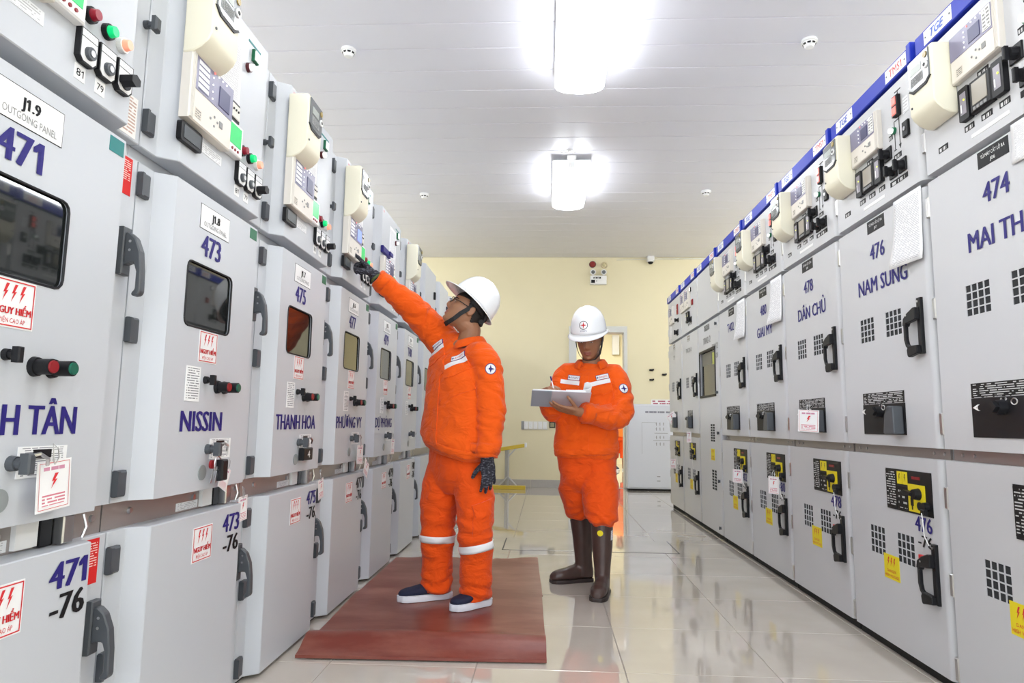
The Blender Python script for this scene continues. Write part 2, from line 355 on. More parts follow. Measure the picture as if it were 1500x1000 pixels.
for i, (x, y, lb) in enumerate([(-1.45, 4.48, 'white round smoke detector on ceiling above left cabinets, nearer one'), (1.8, 4.46, 'white round smoke detector on ceiling above right cabinets, nearer one'), (-1.46, 7.55, 'white round smoke detector on ceiling above left cabinets, farther one'), (1.8, 7.5, 'white round smoke detector on ceiling above right cabinets, farther one')]):
    o = tag(empty('smoke_detector', (x, y, ZC)), lb, 'smoke detector', 'ceiling smoke detectors')
    def ring(r0, z0, r1, z1, n=24):
        mb = MB(); P = [(r*cos(2*pi*k/n), r*sin(2*pi*k/n), z) for r, z in ((r0, z0), (r1, z1)) for k in range(n)]
        return mb.add(P, [(k, (k+1) % n, n+(k+1) % n, n+k) for k in range(n)]+[tuple(range(n, 2*n)), tuple(reversed(range(n)))])
    link('base', cached('sd1', lambda: ring(0.052, 0, 0.055, -0.022).mesh('base', M_LAMPW, smooth=True, bevel=0.003)), o)
    link('sensor_head', cached('sd2', lambda: ring(0.048, -0.02, 0.028, -0.058).mesh('sensor_head', M_LAMPW, smooth=True, bevel=0.004)), o)
    def slots():
        mb = MB()
        for k in range(8):
            a0, a1 = 2*pi*k/8+0.12, 2*pi*(k+1)/8-0.12
            mb.add([(r*cos(a), r*sin(a), z) for r, z in ((0.0455, -0.030), (0.0395, -0.041)) for a in (a0, a1)], [(0, 1, 3, 2)])
        return mb.mesh('vent_slots', M_BLACK)
    link('vent_slots', cached('sd3', slots), o)
mb = MB(); mb.tube([(0.20, 6.32, ZC), (0.19, 6.30, ZC-0.03), (0.15, 6.28, ZC-0.05), (0.11, 6.27, ZC-0.035)], 0.006); mb.tube([(0.2, 6.32, ZC), (0.24, 6.29, ZC-0.04), (0.27, 6.28, ZC-0.03)], 0.005); wbox(mb, 0.17, 0.23, 6.30, 6.36, ZC-0.015, ZC)
tag(link('cable_end', mb.mesh('cable_end', M_LAMPW)), 'short loose white cable end hanging at ceiling before far lamp', 'cable')
# ------------------------------------------------------------------ things on the back wall
def wall_thing(name, label, cat, x, z, group=None): return tag(empty(name, (x, YW, z)), label, cat, group)
def wpart(nm, m, o, mb, **k): return link(nm, mb.mesh(nm, m, **k), o)
M_BELL = mat('dark_red_bell', (0.23, 0.012, 0.012), 0.35)
M_BULB = mat('round_lamp_glass', (0.62, 0.55, 0.33), 0.2, coat=0.5)
o = wall_thing('alarm_bell', 'dark red round alarm bell high on cream back wall', 'bell', 0.716, 3.535)
wpart('bell_gong', M_BELL, o, MB().cyl(0, 0, 0.02, 0.055, 0.052, 0.035, 24), smooth=True); wpart('bell_base', M_DARK, o, MB().cyl(0, 0, 0, 0.02, 0.055, None, 24))
o = wall_thing('alarm_lamp', 'round yellowish glass wall lamp beside red alarm bell', 'lamp', 0.902, 3.525)
wpart('lamp_ring', mat('beige_lamp_ring', (0.62, 0.52, 0.33), 0.4), o, MB().cyl(0, 0, 0, 0.025, 0.055, 0.05, 24)); wpart('lamp_glass', M_BULB, o, MB().cyl(0, 0, 0.025, 0.06, 0.036, 0.018, 24), smooth=True)
o = wall_thing('emergency_light', 'white twin-head emergency light unit under the red alarm bell', 'emergency light', 0.805, 3.31)
wpart('housing', M_WHITE, o, MB().box(-0.13, 0.13, 0, 0.07, -0.11, 0.03, 0, 0.006))
for s in (-0.085, 0.085):
    h = wpart('lamp_head', M_LAMPW, o, MB().cyl(s, 0.085, 0.02, 0.075, 0.035, 0.046, 20), smooth=True)
    wpart('lens', M_CLEAR, h, MB().cyl(s, 0.085, 0.075, 0.079, 0.030, None, 16)); wpart('neck', M_LAMPW, h, MB().box(s-0.012, s+0.012, 0.015, 0.04, 0.03, 0.055))
wpart('print_strip', M_BLKTAG, o, MB().box(-0.08, 0.04, 0.07, 0.072, -0.02, 0.005)); wpart('indicator_panel', M_BLACK, o, MB().box(-0.115, -0.055, 0.07, 0.072, -0.09, -0.04)); wpart('charge_knob', M_DARK, o, MB().cyl(-0.03, -0.06, 0.07, 0.08, 0.008))
o = tag(empty('dome_camera', (1.632, YW-0.06, ZC)), 'small white dome camera at top of back wall', 'camera')
wpart('mount', M_WHITE, o, MB().box(-0.055, 0.055, -0.05, 0.06, -0.075, 0.0, 0, 0.008))
mb = MB(); n = 16; P = [(0.045*cos(t)*cos(2*pi*k/n), 0.045*cos(t)*sin(2*pi*k/n), -0.085-0.04*sin(t)) for t in (0, 0.5, 1.0, 1.4) for k in range(n)]
mb.add(P, [(j*n+k, j*n+(k+1) % n, (j+1)*n+(k+1) % n, (j+1)*n+k) for j in range(3) for k in range(n)]+[tuple(range(3*n, 4*n))]); wpart('dome', M_BLACK, o, mb, smooth=True)
wpart('dome_collar', M_WHITE, o, MB().add([(0.05*cos(2*pi*k/n), 0.05*sin(2*pi*k/n), z) for z in (-0.075, -0.088) for k in range(n)], [(k, (k+1) % n, n+(k+1) % n, n+k) for k in range(n)]+[tuple(range(n, 2*n))]))
mb = MB(); mb.tube([(1.10, YW-0.012, ZC-0.045), (1.2, YW-0.012, ZC-0.042), (1.57, YW-0.012, ZC-0.03)], 0.006); mb.tube([(1.69, YW-0.012, ZC-0.028), (2.6, YW-0.012, ZC-0.02), (XR, YW-0.012, ZC-0.02)], 0.009)
tag(link('cable_conduit', mb.mesh('cable_conduit', mat('conduit_white', (0.7, 0.68, 0.6), 0.5))), 'thin pale cable run along top of back wall to dome camera', 'cable')
o = wall_thing('switch_plate', 'row of white switches and sockets on back wall between the workers', 'switch', -0.19, 0.955)
wpart('backplate', mat('switch_ivory', (0.70, 0.67, 0.57), 0.4), o, MB().box(-0.215, 0.215, 0, 0.012, -0.07, 0.07, 0, 0.004))
wpart('end_module', M_INKG, o, MB().box(-0.21, -0.165, 0.012, 0.016, -0.065, 0.065, 0, 0.002))
for k in range(5):
    x = -0.135+0.073*k; wpart('switch_module', M_WHITE, o, MB().box(x-0.031, x+0.031, 0.012, 0.018, -0.055, 0.055, 0, 0.003))
    wpart('rocker', M_LAMPW, o, MB().box(x-0.012, x+0.012, 0.018, 0.024, -0.025, 0.025, 0, 0.003))
o = wall_thing('wall_thermometer', 'small dark-framed gauge plate on back wall right of the switches', 'gauge', 0.085, 0.965)
wpart('gauge_frame', M_BLACK, o, MB().box(-0.045, 0.045, 0, 0.014, -0.045, 0.05, 0, 0.003)); wpart('gauge_face', mat('gauge_olive', (0.30, 0.27, 0.15), 0.4), o, MB().box(-0.032, 0.032, 0.014, 0.0155, -0.03, 0.036))
for i, (x, z, lb) in enumerate([(1.632, 1.84, 'dark hook in back wall above white cabinet, upper left of three'), (1.632, 1.685, 'dark hook in back wall above white cabinet, lowest of three'), (1.83, 1.77, 'dark hook in back wall next to right cabinet row')]):
    mb = MB(); mb.box(x-0.03, x+0.02, -YW, -YW+0.03, z-0.012, z+0.014, 0, 0.004); mb.box(x+0.02, x+0.04, -YW, -YW+0.02, z-0.005, z+0.02)
    tag(link('wall_hook', mb.mesh('wall_hook', M_BLACK)), lb, 'hook', 'hooks on the back wall')
# white mimic-diagram cabinet by the wall
M_WCAB = mat('white_cabinet_paint', (0.66, 0.68, 0.74), 0.35)
o = tag(empty('wiring_cabinet', (1.66, 10.36, 0)), 'white floor cabinet with printed wiring diagram beside the far doorway', 'cabinet')
wpart('cabinet_body', M_WCAB, o, MB().box(-0.44, 0.44, -0.2, 0.0, 0.03, 1.30, 0, 0.004)); wpart('plinth', M_PLINTH, o, MB().box(-0.42, 0.42, -0.19, -0.01, 0, 0.03))
wpart('front_panel', M_WCAB, o, MB().box(-0.425, 0.425, 0.0, 0.012, 0.05, 1.285, 0, 0.004))
mb = MB(); D = 0.0132
def seg(x0, x1, z0, z1): mb.box(x0, x1, 0.012, D, z0, z1)
for i, x in enumerate((0.0, 0.055, 0.11)):
    for z in (1.0, 0.925, 0.80, 0.70): seg(x-0.004, x+0.004, z-0.025, z+0.025); seg(x-0.012, x+0.006, z+0.0, z+0.006)
seg(-0.03, 0.17, 0.86, 0.866); seg(-0.05, 0.2, 0.75, 0.756); seg(0.2, 0.235, 0.72, 0.724); seg(0.2, 0.235, 0.80, 0.804); seg(0.2, 0.204, 0.72, 0.80); seg(0.231, 0.235, 0.72, 0.80)
seg(-0.22, -0.217, 0.55, 1.02); seg(-0.22, 0.0, 1.02, 1.023); seg(0.0, 0.05, 0.21, 0.222); seg(0.0, 0.05, 0.145, 0.157)
wpart('wiring_diagram', M_INKG, o, mb)
wpart('title_print', printmat('title_print', (0.66, 0.68, 0.74), (0.25, 0.25, 0.3), 1, 16, 0.8, 0.42, 0.02), o, MB().box(-0.18, 0.30, 0.012, D, 1.165, 1.20))
o = tag(link('sign_strip', MB().box(1.60, 2.05, -10.45, -10.44, 1.303, 1.375).mesh('sign_strip', printmat('sign_strip_print', (0.8, 0.8, 0.8), (0.4, 0.1, 0.15), 2, 9, 0.55, 0.45, 0.04))), 'long printed paper strip standing on top of white cabinet', 'sign')
# yellow folding trestle by the back wall
M_YPAINT = mat('yellow_painted_board', (0.62, 0.44, 0.035), 0.4); M_ALU = mat('aluminium', (0.62, 0.62, 0.63), 0.35, metal=0.8)
o = tag(empty('yellow_trestle', (-0.585, 10.25, 0)), 'low yellow trestle with aluminium legs against back wall', 'trestle')
mb = MB()
mb.add([(-0.27, y, z) for y in (-0.03, 0.03) for z in (0.535, 0.59)]+[(0.25, y, z) for y in (-0.03, 0.03) for z in (0.625, 0.68)], [(0, 1, 3, 2), (4, 6, 7, 5), (0, 4, 5, 1), (2, 3, 7, 6), (1, 5, 7, 3), (0, 2, 6, 4)])
wpart('top_board', M_YPAINT, o, mb, bevel=0.006)
wpart('end_cap', M_LAMPW, o, MB().box(0.25, 0.285, -0.035, 0.035, 0.625, 0.69, 0, 0.004))
wpart('foot_board', M_YPAINT, o, MB().box(-0.27, 0.27, -0.03, 0.05, 0.0, 0.055), bevel=0.006)
wpart('leg', M_ALU, o, MB().tube([(0.0, 0, 0.05), (0.0, 0, 0.30), (0.0, 0, 0.60)], 0.022))
wpart('leg', M_ALU, o, MB().tube([(-0.03, 0.03, 0.05), (-0.03, 0.03, 0.30), (-0.03, 0.03, 0.59)], 0.018))
for s in (-1, 1): wpart('brace', M_ALU, o, MB().tube([(0, -0.01, 0.19), (s*0.13, -0.01, 0.055)], 0.012))
wpart('brace', M_ALU, o, MB().tube([(0, -0.01, 0.48), (0.14, -0.01, 0.63)], 0.012))
# air conditioner beyond the doorway
o = tag(empty('wall_box', (1.74, 17.2, 3.0)), 'white box on the wall of the room beyond the doorway', 'box')
wpart('box_body', M_WHITE, o, MB().box(-0.09, 0.09, 0, 0.15, -0.25, 0.25), bevel=0.02); wpart('box_flap', M_LAMPW, o, MB().box(-0.08, 0.08, 0.15, 0.16, -0.24, -0.15))
# ------------------------------------------------------------------ rubber mat on the floor
def mat_mat():
    m = mat('red_brown_rubber', (0.20, 0.055, 0.04), 0.36); nt = m.node_tree; b = nt.nodes['Principled BSDF']; L = nt.links.new
    tc = nt.nodes.new('ShaderNodeTexCoord'); n = nt.nodes.new('ShaderNodeTexNoise'); n.inputs['Scale'].default_value = 2.6; n.inputs['Detail'].default_value = 9; n.inputs['Roughness'].default_value = 0.62
    mp = nt.nodes.new('ShaderNodeMapping'); mp.inputs['Scale'].default_value = (0.8, 1.9, 1); L(tc.outputs['Object'], mp.inputs['Vector']); L(mp.outputs[0], n.inputs['Vector'])
    r = nt.nodes.new('ShaderNodeValToRGB'); e = r.color_ramp.elements; e[0].position = 0.40; e[0].color = (0.165, 0.030, 0.019, 1); e[1].position = 0.78; e[1].color = (0.33, 0.135, 0.095, 1)
    L(n.outputs['Fac'], r.inputs['Fac']); L(r.outputs['Color'], b.inputs['Base Color'])
    return m
M_RUB = mat_mat()
def sheet(name, quad, label, zf, nx=24, ny=30, th=0.006):
    """rubber sheet between four floor corners (near-left, near-right, far-right, far-left); zf(s,t) is the height of its upper face"""
    a, b, c, d = [Vector((*q, 0)) for q in quad]; mb = MB(); top = []; bot = []
    for j in range(ny+1):
        for i in range(nx+1):
            s, t = i/nx, j/ny; p = (a*(1-s)+b*s)*(1-t)+(d*(1-s)+c*s)*t; z = zf(s, t)
            top.append((p.x, p.y, z+th)); bot.append((p.x, p.y, z))
    N = len(top); mb.v = top+bot; W = nx+1; F = []
    for j in range(ny):
        for i in range(nx):
            k = j*W+i; F += [(k, k+1, k+W+1, k+W), (N+k+W, N+k+W+1, N+k+1, N+k)]
    for i in range(nx): F += [(i, N+i, N+i+1, i+1), (ny*W+i+1, N+ny*W+i+1, N+ny*W+i, ny*W+i)]
    for j in range(ny): F += [((j+1)*W, N+(j+1)*W, N+j*W, j*W), (j*W+nx, N+j*W+nx, N+(j+1)*W+nx, (j+1)*W+nx)]
    mb.f = F; mb.m = [0]*len(F)
    return tag(link(name, mb.mesh(name, M_RUB, smooth=True)), label, 'mat', 'rubber mats in the aisle')
sheet('rubber_mat', [(-1.035, 2.86), (0.006, 2.895), (-0.022, 3.965), (-1.08, 3.925)], 'red-brown rubber mat with curled near edge under the reaching worker',
      lambda s, t: 0.003+0.062*math.exp(-((t-0.15)/0.085)**2)*(0.8+0.2*sin(3*s)) + 0.002*sin(7*s)*math.exp(-((t-0.3)/0.2)**2), th=0.012)
sheet('rubber_mat', [(-1.08, 3.935), (-0.018, 3.975), (-0.06, 5.02), (-1.082, 4.95)], 'red-brown rubber mat lying behind the curled one, far edge wavy',
      lambda s, t: 0.002+0.012*max(0, sin(9*s-1.0))*max(0, t-0.8)*5, th=0.006)
# ------------------------------------------------------------------ shared cabinet fittings
DL = 0.05          # how far a left door face stands out of the cabinet front
def fit(o, name, key, fn, mats, **k):
    """a part whose mesh is made once and shared by all alike cabinets"""
    return link(name, cached(key, lambda: fn(MB()).mesh(name, mats, **k)), o)
def ring_face(mb, u0, u1, z0, z1, h, d, r=0.0, dep=0.03, mi=0):
    """flat face with a round-cornered opening h=(u0,u1,z0,z1)"""
    a0, a1, b0, b1 = h; pts = []
    for (cx, cz, st) in ((a0+r, b0+r, 180), (a1-r, b0+r, 270), (a1-r, b1-r, 0), (a0+r, b1-r, 90)):
        pts += [(cx+r*cos(radians(st+30*i)), cz+r*sin(radians(st+30*i))) for i in range(4)]
    n = 16; out = [(u0, z0), (u1, z0), (u1, z1), (u0, z1)]
    V = [(u, -d, z) for u, z in pts]+[(u, -d+dep, z) for u, z in pts]+[(u, -d, z) for u, z in out]
    F = []
    for c in range(4):
        s = c*4+2; e = ((c+1) % 4)*4+1
        arc = [s, s+1] + [((c+1) % 4)*4, ((c+1) % 4)*4+1]
        F.append((2*n+c, 2*n+(c+1) % 4) + tuple(reversed(arc)))
        # corner wedge
        k = c*4; F.append((2*n+c, k+2, k+1))
    F += [(i, n+i, n+(i+1) % n, (i+1) % n) for i in range(n)]
    mb.add(V, F, mi); return pts
PROF = [(0.004, 0.0), (0.08, 0.0), (0.115, DL), (0.668, DL), (0.70, 0.0), (0.796, 0.0)]
def ldoor(z0, z1, hole=None):
    def fn(mb):
        full = PROF+[(0.796, -0.03), (0.004, -0.03)]; n = len(full)
        V = [(u, -d, z) for z in (z0, z1) for u, d in full]
        F = [(i, (i+1) % n, n+(i+1) % n, n+i) for i in range(n) if not (hole and i == 2)]
        F += [tuple(range(n, 2*n)), tuple(reversed(range(n)))]
        mb.add(V, F)
        if hole: ring_face(mb, PROF[2][0], PROF[3][0], z0, z1, hole, DL, 0.022, 0.035)
        return mb
    return fn
def rr(mb, u0, u1, d0, d1, z0, z1, r, mi=0):
    pts = []
    for (cx, cz, st) in ((u0+r, z0+r, 180), (u1-r, z0+r, 270), (u1-r, z1-r, 0), (u0+r, z1-r, 90)):
        pts += [(cx+r*cos(radians(st+30*i)), cz+r*sin(radians(st+30*i))) for i in range(4)]
    return mb.prism(pts, d0, d1, mi)
def sticker(o, name, u0, u1, z0, z1, d, m): return fit(o, name, ('stk', name, u0, u1, z0, z1, d, m.name), lambda b: b.box(u0, u1, d, d+PROUD, z0, z1), m)
def danger_sign(o, u0, u1, z0, z1, d, yellow=False):
    key = ('danger', u0, z0, d, yellow); w, h = u1-u0, z1-z0; e = d+PROUD+0.0008
    p = fit(o, 'warning_sticker', key+('a',), lambda b: b.box(u0, u1, d, d+PROUD, z0, z1), M_YEL if yellow else M_WHITE)
    def pr(b):
        if not yellow:
            for q in ((u0+w*.03, u1-w*.03, z0+h*.03, z0+h*.055), (u0+w*.03, u1-w*.03, z1-h*.055, z1-h*.03), (u0+w*.03, u0+w*.055, z0+h*.03, z1-h*.03), (u1-w*.055, u1-w*.03, z0+h*.03, z1-h*.03)):
                b.add([(q[0], -e, q[2]), (q[1], -e, q[2]), (q[1], -e, q[3]), (q[0], -e, q[3])], [(0, 1, 2, 3)])
        for k in range(3): bolt_geo(b, u0+w*(0.22+0.19*k), z0+h*0.52, w*0.17, h*0.38, e)
        if yellow:
            text_geo(b, 'DANGER', u0+w*.22, u1-w*.22, z0+h*.28, h*.12, e, False); text_geo(b, 'HIGH VOLTAGE', u0+w*.06, u1-w*.06, z0+h*.09, h*.12, e, False)
        else:
            text_geo(b, 'NGUY HIỂM', u0+w*.08, u1-w*.08, z0+h*.28, h*.15, e, True); text_geo(b, 'ĐIỆN CAO ÁP', u0+w*.2, u1-w*.2, z0+h*.1, h*.1, e, False)
        return b
    fit(p, 'warning_print', key+('b',), pr, M_RED)
    return p
def hinge(o, z, u=0.006, m=M_DARK): fit(o, 'hinge', ('hingeL', z, u), lambda b: b.box(u, u+0.040, 0.0, 0.016, z-0.035, z+0.035, 0, 0.006).box(u-0.004, u+0.006, 0.0, 0.018, z-0.033, z+0.033), m)
def lhandle(o, z):
    """dark lever handle on the right strip; z = centre of its base plate"""
    p = fit(o, 'handle_plate', ('lhp', z), lambda b: b.box(0.742, 0.778, 0.0, 0.016, z-0.068, z+0.062, 0, 0.003), M_DARK)
    def lev(b):
        prof = [(0.014, z+0.045), (0.024, z+0.048), (0.043, z+0.032), (0.058, z-0.005), (0.064, z-0.055), (0.066, z-0.115), (0.060, z-0.124), (0.044, z-0.126), (0.042, z-0.117), (0.051, z-0.108), (0.051, z-0.06), (0.043, z-0.036), (0.03, z-0.036), (0.014, z-0.042)]
        return b.prism_u(prof, 0.748, 0.773)
    fit(p, 'lever', ('lhl', z), lev, M_DARK, bevel=0.003, segs=1)
    for zz in (z+0.022, z-0.002): fit(p, 'screw', ('lhs', zz), lambda b: b.add([(0.7472, -0.03-0.004*cos(a), zz+0.004*sin(a)) for a in [k*pi/4 for k in range(8)]], [tuple(range(8))]), M_STEEL)
def knob_lock(o, u, z, d, m=M_DARK, s=1.0, name='selector_knob'):
    def fn(b):
        b.cyl(u, z, d, d+0.018*s, 0.020*s, 0.018*s, 16); b.cyl(u, z, d+0.018*s, d+0.034*s, 0.014*s, 0.014*s, 16)
        return b.box(u-0.012*s, u+0.012*s, d+0.032*s, d+0.058*s, z-0.026*s, z+0.026*s, 0, 0.004*s)
    return fit(o, name, ('kl', u, z, d, m.name, s), fn, m)
def push_pair(o, u, z, d):
    p = fit(o, 'push_button_block', ('pp', u, z), lambda b: b.cyl(u, z, d, d+0.010, 0.022, 0.020, 20).cyl(u, z, d+0.010, d+0.042, 0.017, 0.017, 20).cyl(u+0.05, z, d, d+0.010, 0.022, 0.020, 20).cyl(u+0.05, z, d+0.010, d+0.050, 0.017, 0.017, 20), M_BLACK, smooth=True)
    fit(p, 'red_button', ('ppr', u, z), lambda b: b.cyl(u, z, d+0.042, d+0.046, 0.014, 0.013, 20), M_REDKEY); fit(p, 'green_button', ('ppg', u, z), lambda b: b.cyl(u+0.05, z, d+0.050, d+0.054, 0.014, 0.013, 20), M_GRNKEY)
def energy_meter(o, u0, z0, d, key):
    """cream energy meter: deep rounded case, glazed upper half"""
    w, h, D = 0.165, 0.283, 0.088
    prof = [(0, 0.0), (0, h), (D-0.006, h), (D, h-0.01), (D, 0.062), (D-0.010, 0.040), (D-0.032, 0.018), (0.03, 0.004)]
    p = fit(o, 'energy_meter', ('em', key, 0), lambda b: b.prism_u([(d+a, z0+c) for a, c in prof], u0, u0+w), M_BEIGE, smooth=True, bevel=0.009, segs=3, angle=35)
    wz = z0+0.138
    g = fit(p, 'meter_window', ('em', key, 1), lambda b: b.prism([(u0+0.012, z0+h-0.012), (u0+0.012, wz+0.02), (u0+0.04, wz+0.004), (u0+w-0.04, wz+0.004), (u0+w-0.012, wz+0.02), (u0+w-0.012, z0+h-0.012)], d+D-0.002, d+D+0.006), [M_CLEAR], bevel=0.003, segs=1)
    def bezel(b):
        b.prism([(u0+0.006, wz+0.018), (u0+0.037, wz-0.003), (u0+w-0.037, wz-0.003), (u0+w-0.006, wz+0.018), (u0+w-0.014, wz+0.021), (u0+w-0.041, wz+0.005), (u0+0.041, wz+0.005), (u0+0.014, wz+0.021)], d+D-0.002, d+D+0.004)
        return b
    fit(p, 'window_bezel', ('em', key, 2), bezel, M_BLACK)
    fit(p, 'meter_display', ('em', key, 3), lambda b: b.box(u0+0.03, u0+0.105, d+D+0.006, d+D+0.0072, z0+h-0.075, z0+h-0.045), mat('grey_lcd', (0.33, 0.36, 0.33), 0.3))
    fit(p, 'meter_print', ('em', key, 4), lambda b: b.box(u0+0.03, u0+0.115, d+D+0.006, d+D+0.0068, wz+0.025, z0+h-0.085), printmat('meter_print', (0.30, 0.31, 0.31), (0.08, 0.08, 0.08), 7, 8))
    fit(p, 'optical_port', ('em', key, 5), lambda b: b.cyl(u0+0.134, z0+h-0.075, d+D+0.004, d+D+0.011, 0.015, 0.015, 20), M_LAMPW); fit(p, 'port_eye', ('em', key, 6), lambda b: b.cyl(u0+0.134, z0+h-0.075, d+D+0.011, d+D+0.0125, 0.007, 0.007, 14), M_BLACK)
    fit(p, 'demand_button', ('em', key, 7), lambda b: b.cyl(u0+0.134, z0+h-0.035, d+D+0.004, d+D+0.0095, 0.012, 0.012, 18), mat('amber_button', (0.30, 0.21, 0.04), 0.3))
    fit(p, 'cover_screw', ('em', key, 8), lambda b: b.cyl(u0+0.02, z0+0.085, d+D-0.001, d+D+0.003, 0.0045), M_DARK)
    return p
def relay(o, u0, u1, z0, z1, d, key, ribs, lit=False):
    """beige protection relay; ribs=-1 grooves at its left, +1 at its right"""
    w, h = u1-u0, z1-z0; D = 0.032 if ribs < 0 else 0.024
    p = fit(o, 'protection_relay', ('rl', key, 0), lambda b: b.box(u0, u1, d, d+D, z0, z1, 0, 0.004), M_RELAY)
    fa, fb = (u0+0.024, u1-0.004) if ribs < 0 else (u0+0.004, u1-0.024)
    zm = z0+h*0.47; e = d+D
    f = fit(p, 'faceplate', ('rl', key, 1), lambda b: b.box(fa, fb, e, e+0.0015, zm, z1-0.005), M_PURP)
    fw = fb-fa
    sx = (fa+fw*0.60, fa+fw*0.90) if ribs < 0 else (fa+fw*0.47, fa+fw*0.74)
    fit(p, 'screen', ('rl', key, 2, lit), lambda b: b.box(sx[0], sx[1], e+0.0015, e+0.004, zm+0.012, zm+h*0.36, 0, 0.001), M_SCREENON if lit else M_SCREEN)
    if ribs < 0: fit(p, 'legend_strip', ('rl', key, 3), lambda b: b.box(fa+fw*0.05, fa+fw*0.32, e+0.0015, e+0.0025, zm+0.006, z1-0.018), M_LEDPRT)
    else: fit(p, 'legend_strip', ('rl', key, 3), lambda b: b.box(fa+fw*0.80, fa+fw*0.985, e+0.0015, e+0.003, zm+0.008, z1-0.008), printmat('relay_legend', (0.75, 0.75, 0.73), (0.25, 0.25, 0.25), 6, 3))
    lx = fa+fw*(0.42 if ribs < 0 else 0.37)
    for k in range(4): fit(p, 'status_light', ('rl', key, 4, k), lambda b: b.cyl(lx, zm+0.014+k*h*0.105, e+0.001, e+0.004, 0.0032, 0.0032, 8), M_WHTLAMP)
    for k in range(4): fit(p, 'status_light', ('rl', key, 5, k), lambda b: b.cyl(fa+fw*(0.45+0.11*k), z1-0.014, e+0.001, e+0.004, 0.0035, 0.0035, 8), M_REDLIT if k == 0 else M_WHTLAMP)
    kx = (u0+u1)/2+0.01; kz = z0+h*0.24
    for k, (a, c) in enumerate(((-0.018, 0), (0.006, 0.014), (0.006, -0.016), (0.026, 0.004))): fit(p, 'key', ('rl', key, 6, k), lambda b: b.cyl(kx+a, kz+c, e, e+0.002, 0.0042, 0.0042, 8), M_INKG)
    fit(p, 'key_pad', ('rl', key, 7), lambda b: b.box(kx+0.038, kx+0.058, e, e+0.002, kz-0.004, kz+0.016), M_INKG)
    fit(p, 'maker_print', ('rl', key, 8), lambda b: b.box(u0+0.032, u0+0.068, e, e+0.0006, z0+0.016, z0+0.046), printmat('maker_print', (0.62, 0.57, 0.49), (0.2, 0.2, 0.2), 4, 5))
    for k in range(3):
        x = (u0+0.004+0.006*k) if ribs < 0 else (u1-0.018+0.006*k)
        fit(p, 'case_rib', ('rl', key, 9, k), lambda b: b.box(x, x+0.003, d+D-0.001, d+D+0.004, z0+0.004, z1-0.004), M_RELAY)
    return p
def cam_switch(o, u0, u1, z0, z1, d, key, knob=False):
    h = z1-z0; u = (u0+u1)/2; zc = z0+h*0.34
    p = fit(o, 'selector_switch', ('cs', key, 0), lambda b: b.prism([(u0, z0+0.012), (u0+0.012, z0), (u1-0.012, z0), (u1, z0+0.012), (u1, z1), (u0, z1)], d, d+0.014), M_BLACK)
    fit(p, 'switch_face', ('cs', key, 1), lambda b: b.prism([(u0+0.004, z0+0.014), (u0+0.014, z0+0.004), (u1-0.014, z0+0.004), (u1-0.004, z0+0.014), (u1-0.004, z1-h*0.27), (u0+0.004, z1-h*0.27)], d+0.014, d+0.0152), M_WHITE)
    fit(p, 'name_strip', ('cs', key, 2), lambda b: b.box(u0+0.004, u1-0.004, d+0.014, d+0.0152, z1-h*0.24, z1-0.003), M_PALEPRT)
    if knob: fit(p, 'rotary_knob', ('cs', key, 3), lambda b: b.cyl(u, zc, d+0.014, d+0.02, 0.018, 0.018, 16).prism([(u-0.011+0.02*cos(a), zc+0.016*sin(a)) for a in [k*pi/3+pi/6 for k in range(6)]], d+0.018, d+0.052), M_BLACK)
    else:
        fit(p, 'lock_barrel', ('cs', key, 4), lambda b: b.cyl(u, zc, d+0.015, d+0.024, 0.016, 0.015, 18), M_DARK); fit(p, 'key_slot', ('cs', key, 5), lambda b: b.cyl(u, zc, d+0.024, d+0.026, 0.008, 0.008, 14), M_STEEL)
    return p
def indicator(o, u, z, d, m, key, square=False, base=M_BLACK, r=0.015):
    p = fit(o, 'indicator_light', ('il', key, 0), (lambda b: b.box(u-r*1.25, u+r*1.25, d, d+0.012, z-r*1.5, z+r*1.5, 0, 0.002)) if square else (lambda b: b.cyl(u, z, d, d+0.012, r*1.35, r*1.3, 18)), base)
    fit(p, 'lens', ('il', key, 1, m.name), (lambda b: b.box(u-r, u+r, d+0.012, d+0.017, z-r*1.2, z+r*1.2, 0, 0.002)) if square else (lambda b: b.cyl(u, z, d+0.012, d+0.026, r, r*0.85, 18)), m, smooth=not square)
TAGN = [0]
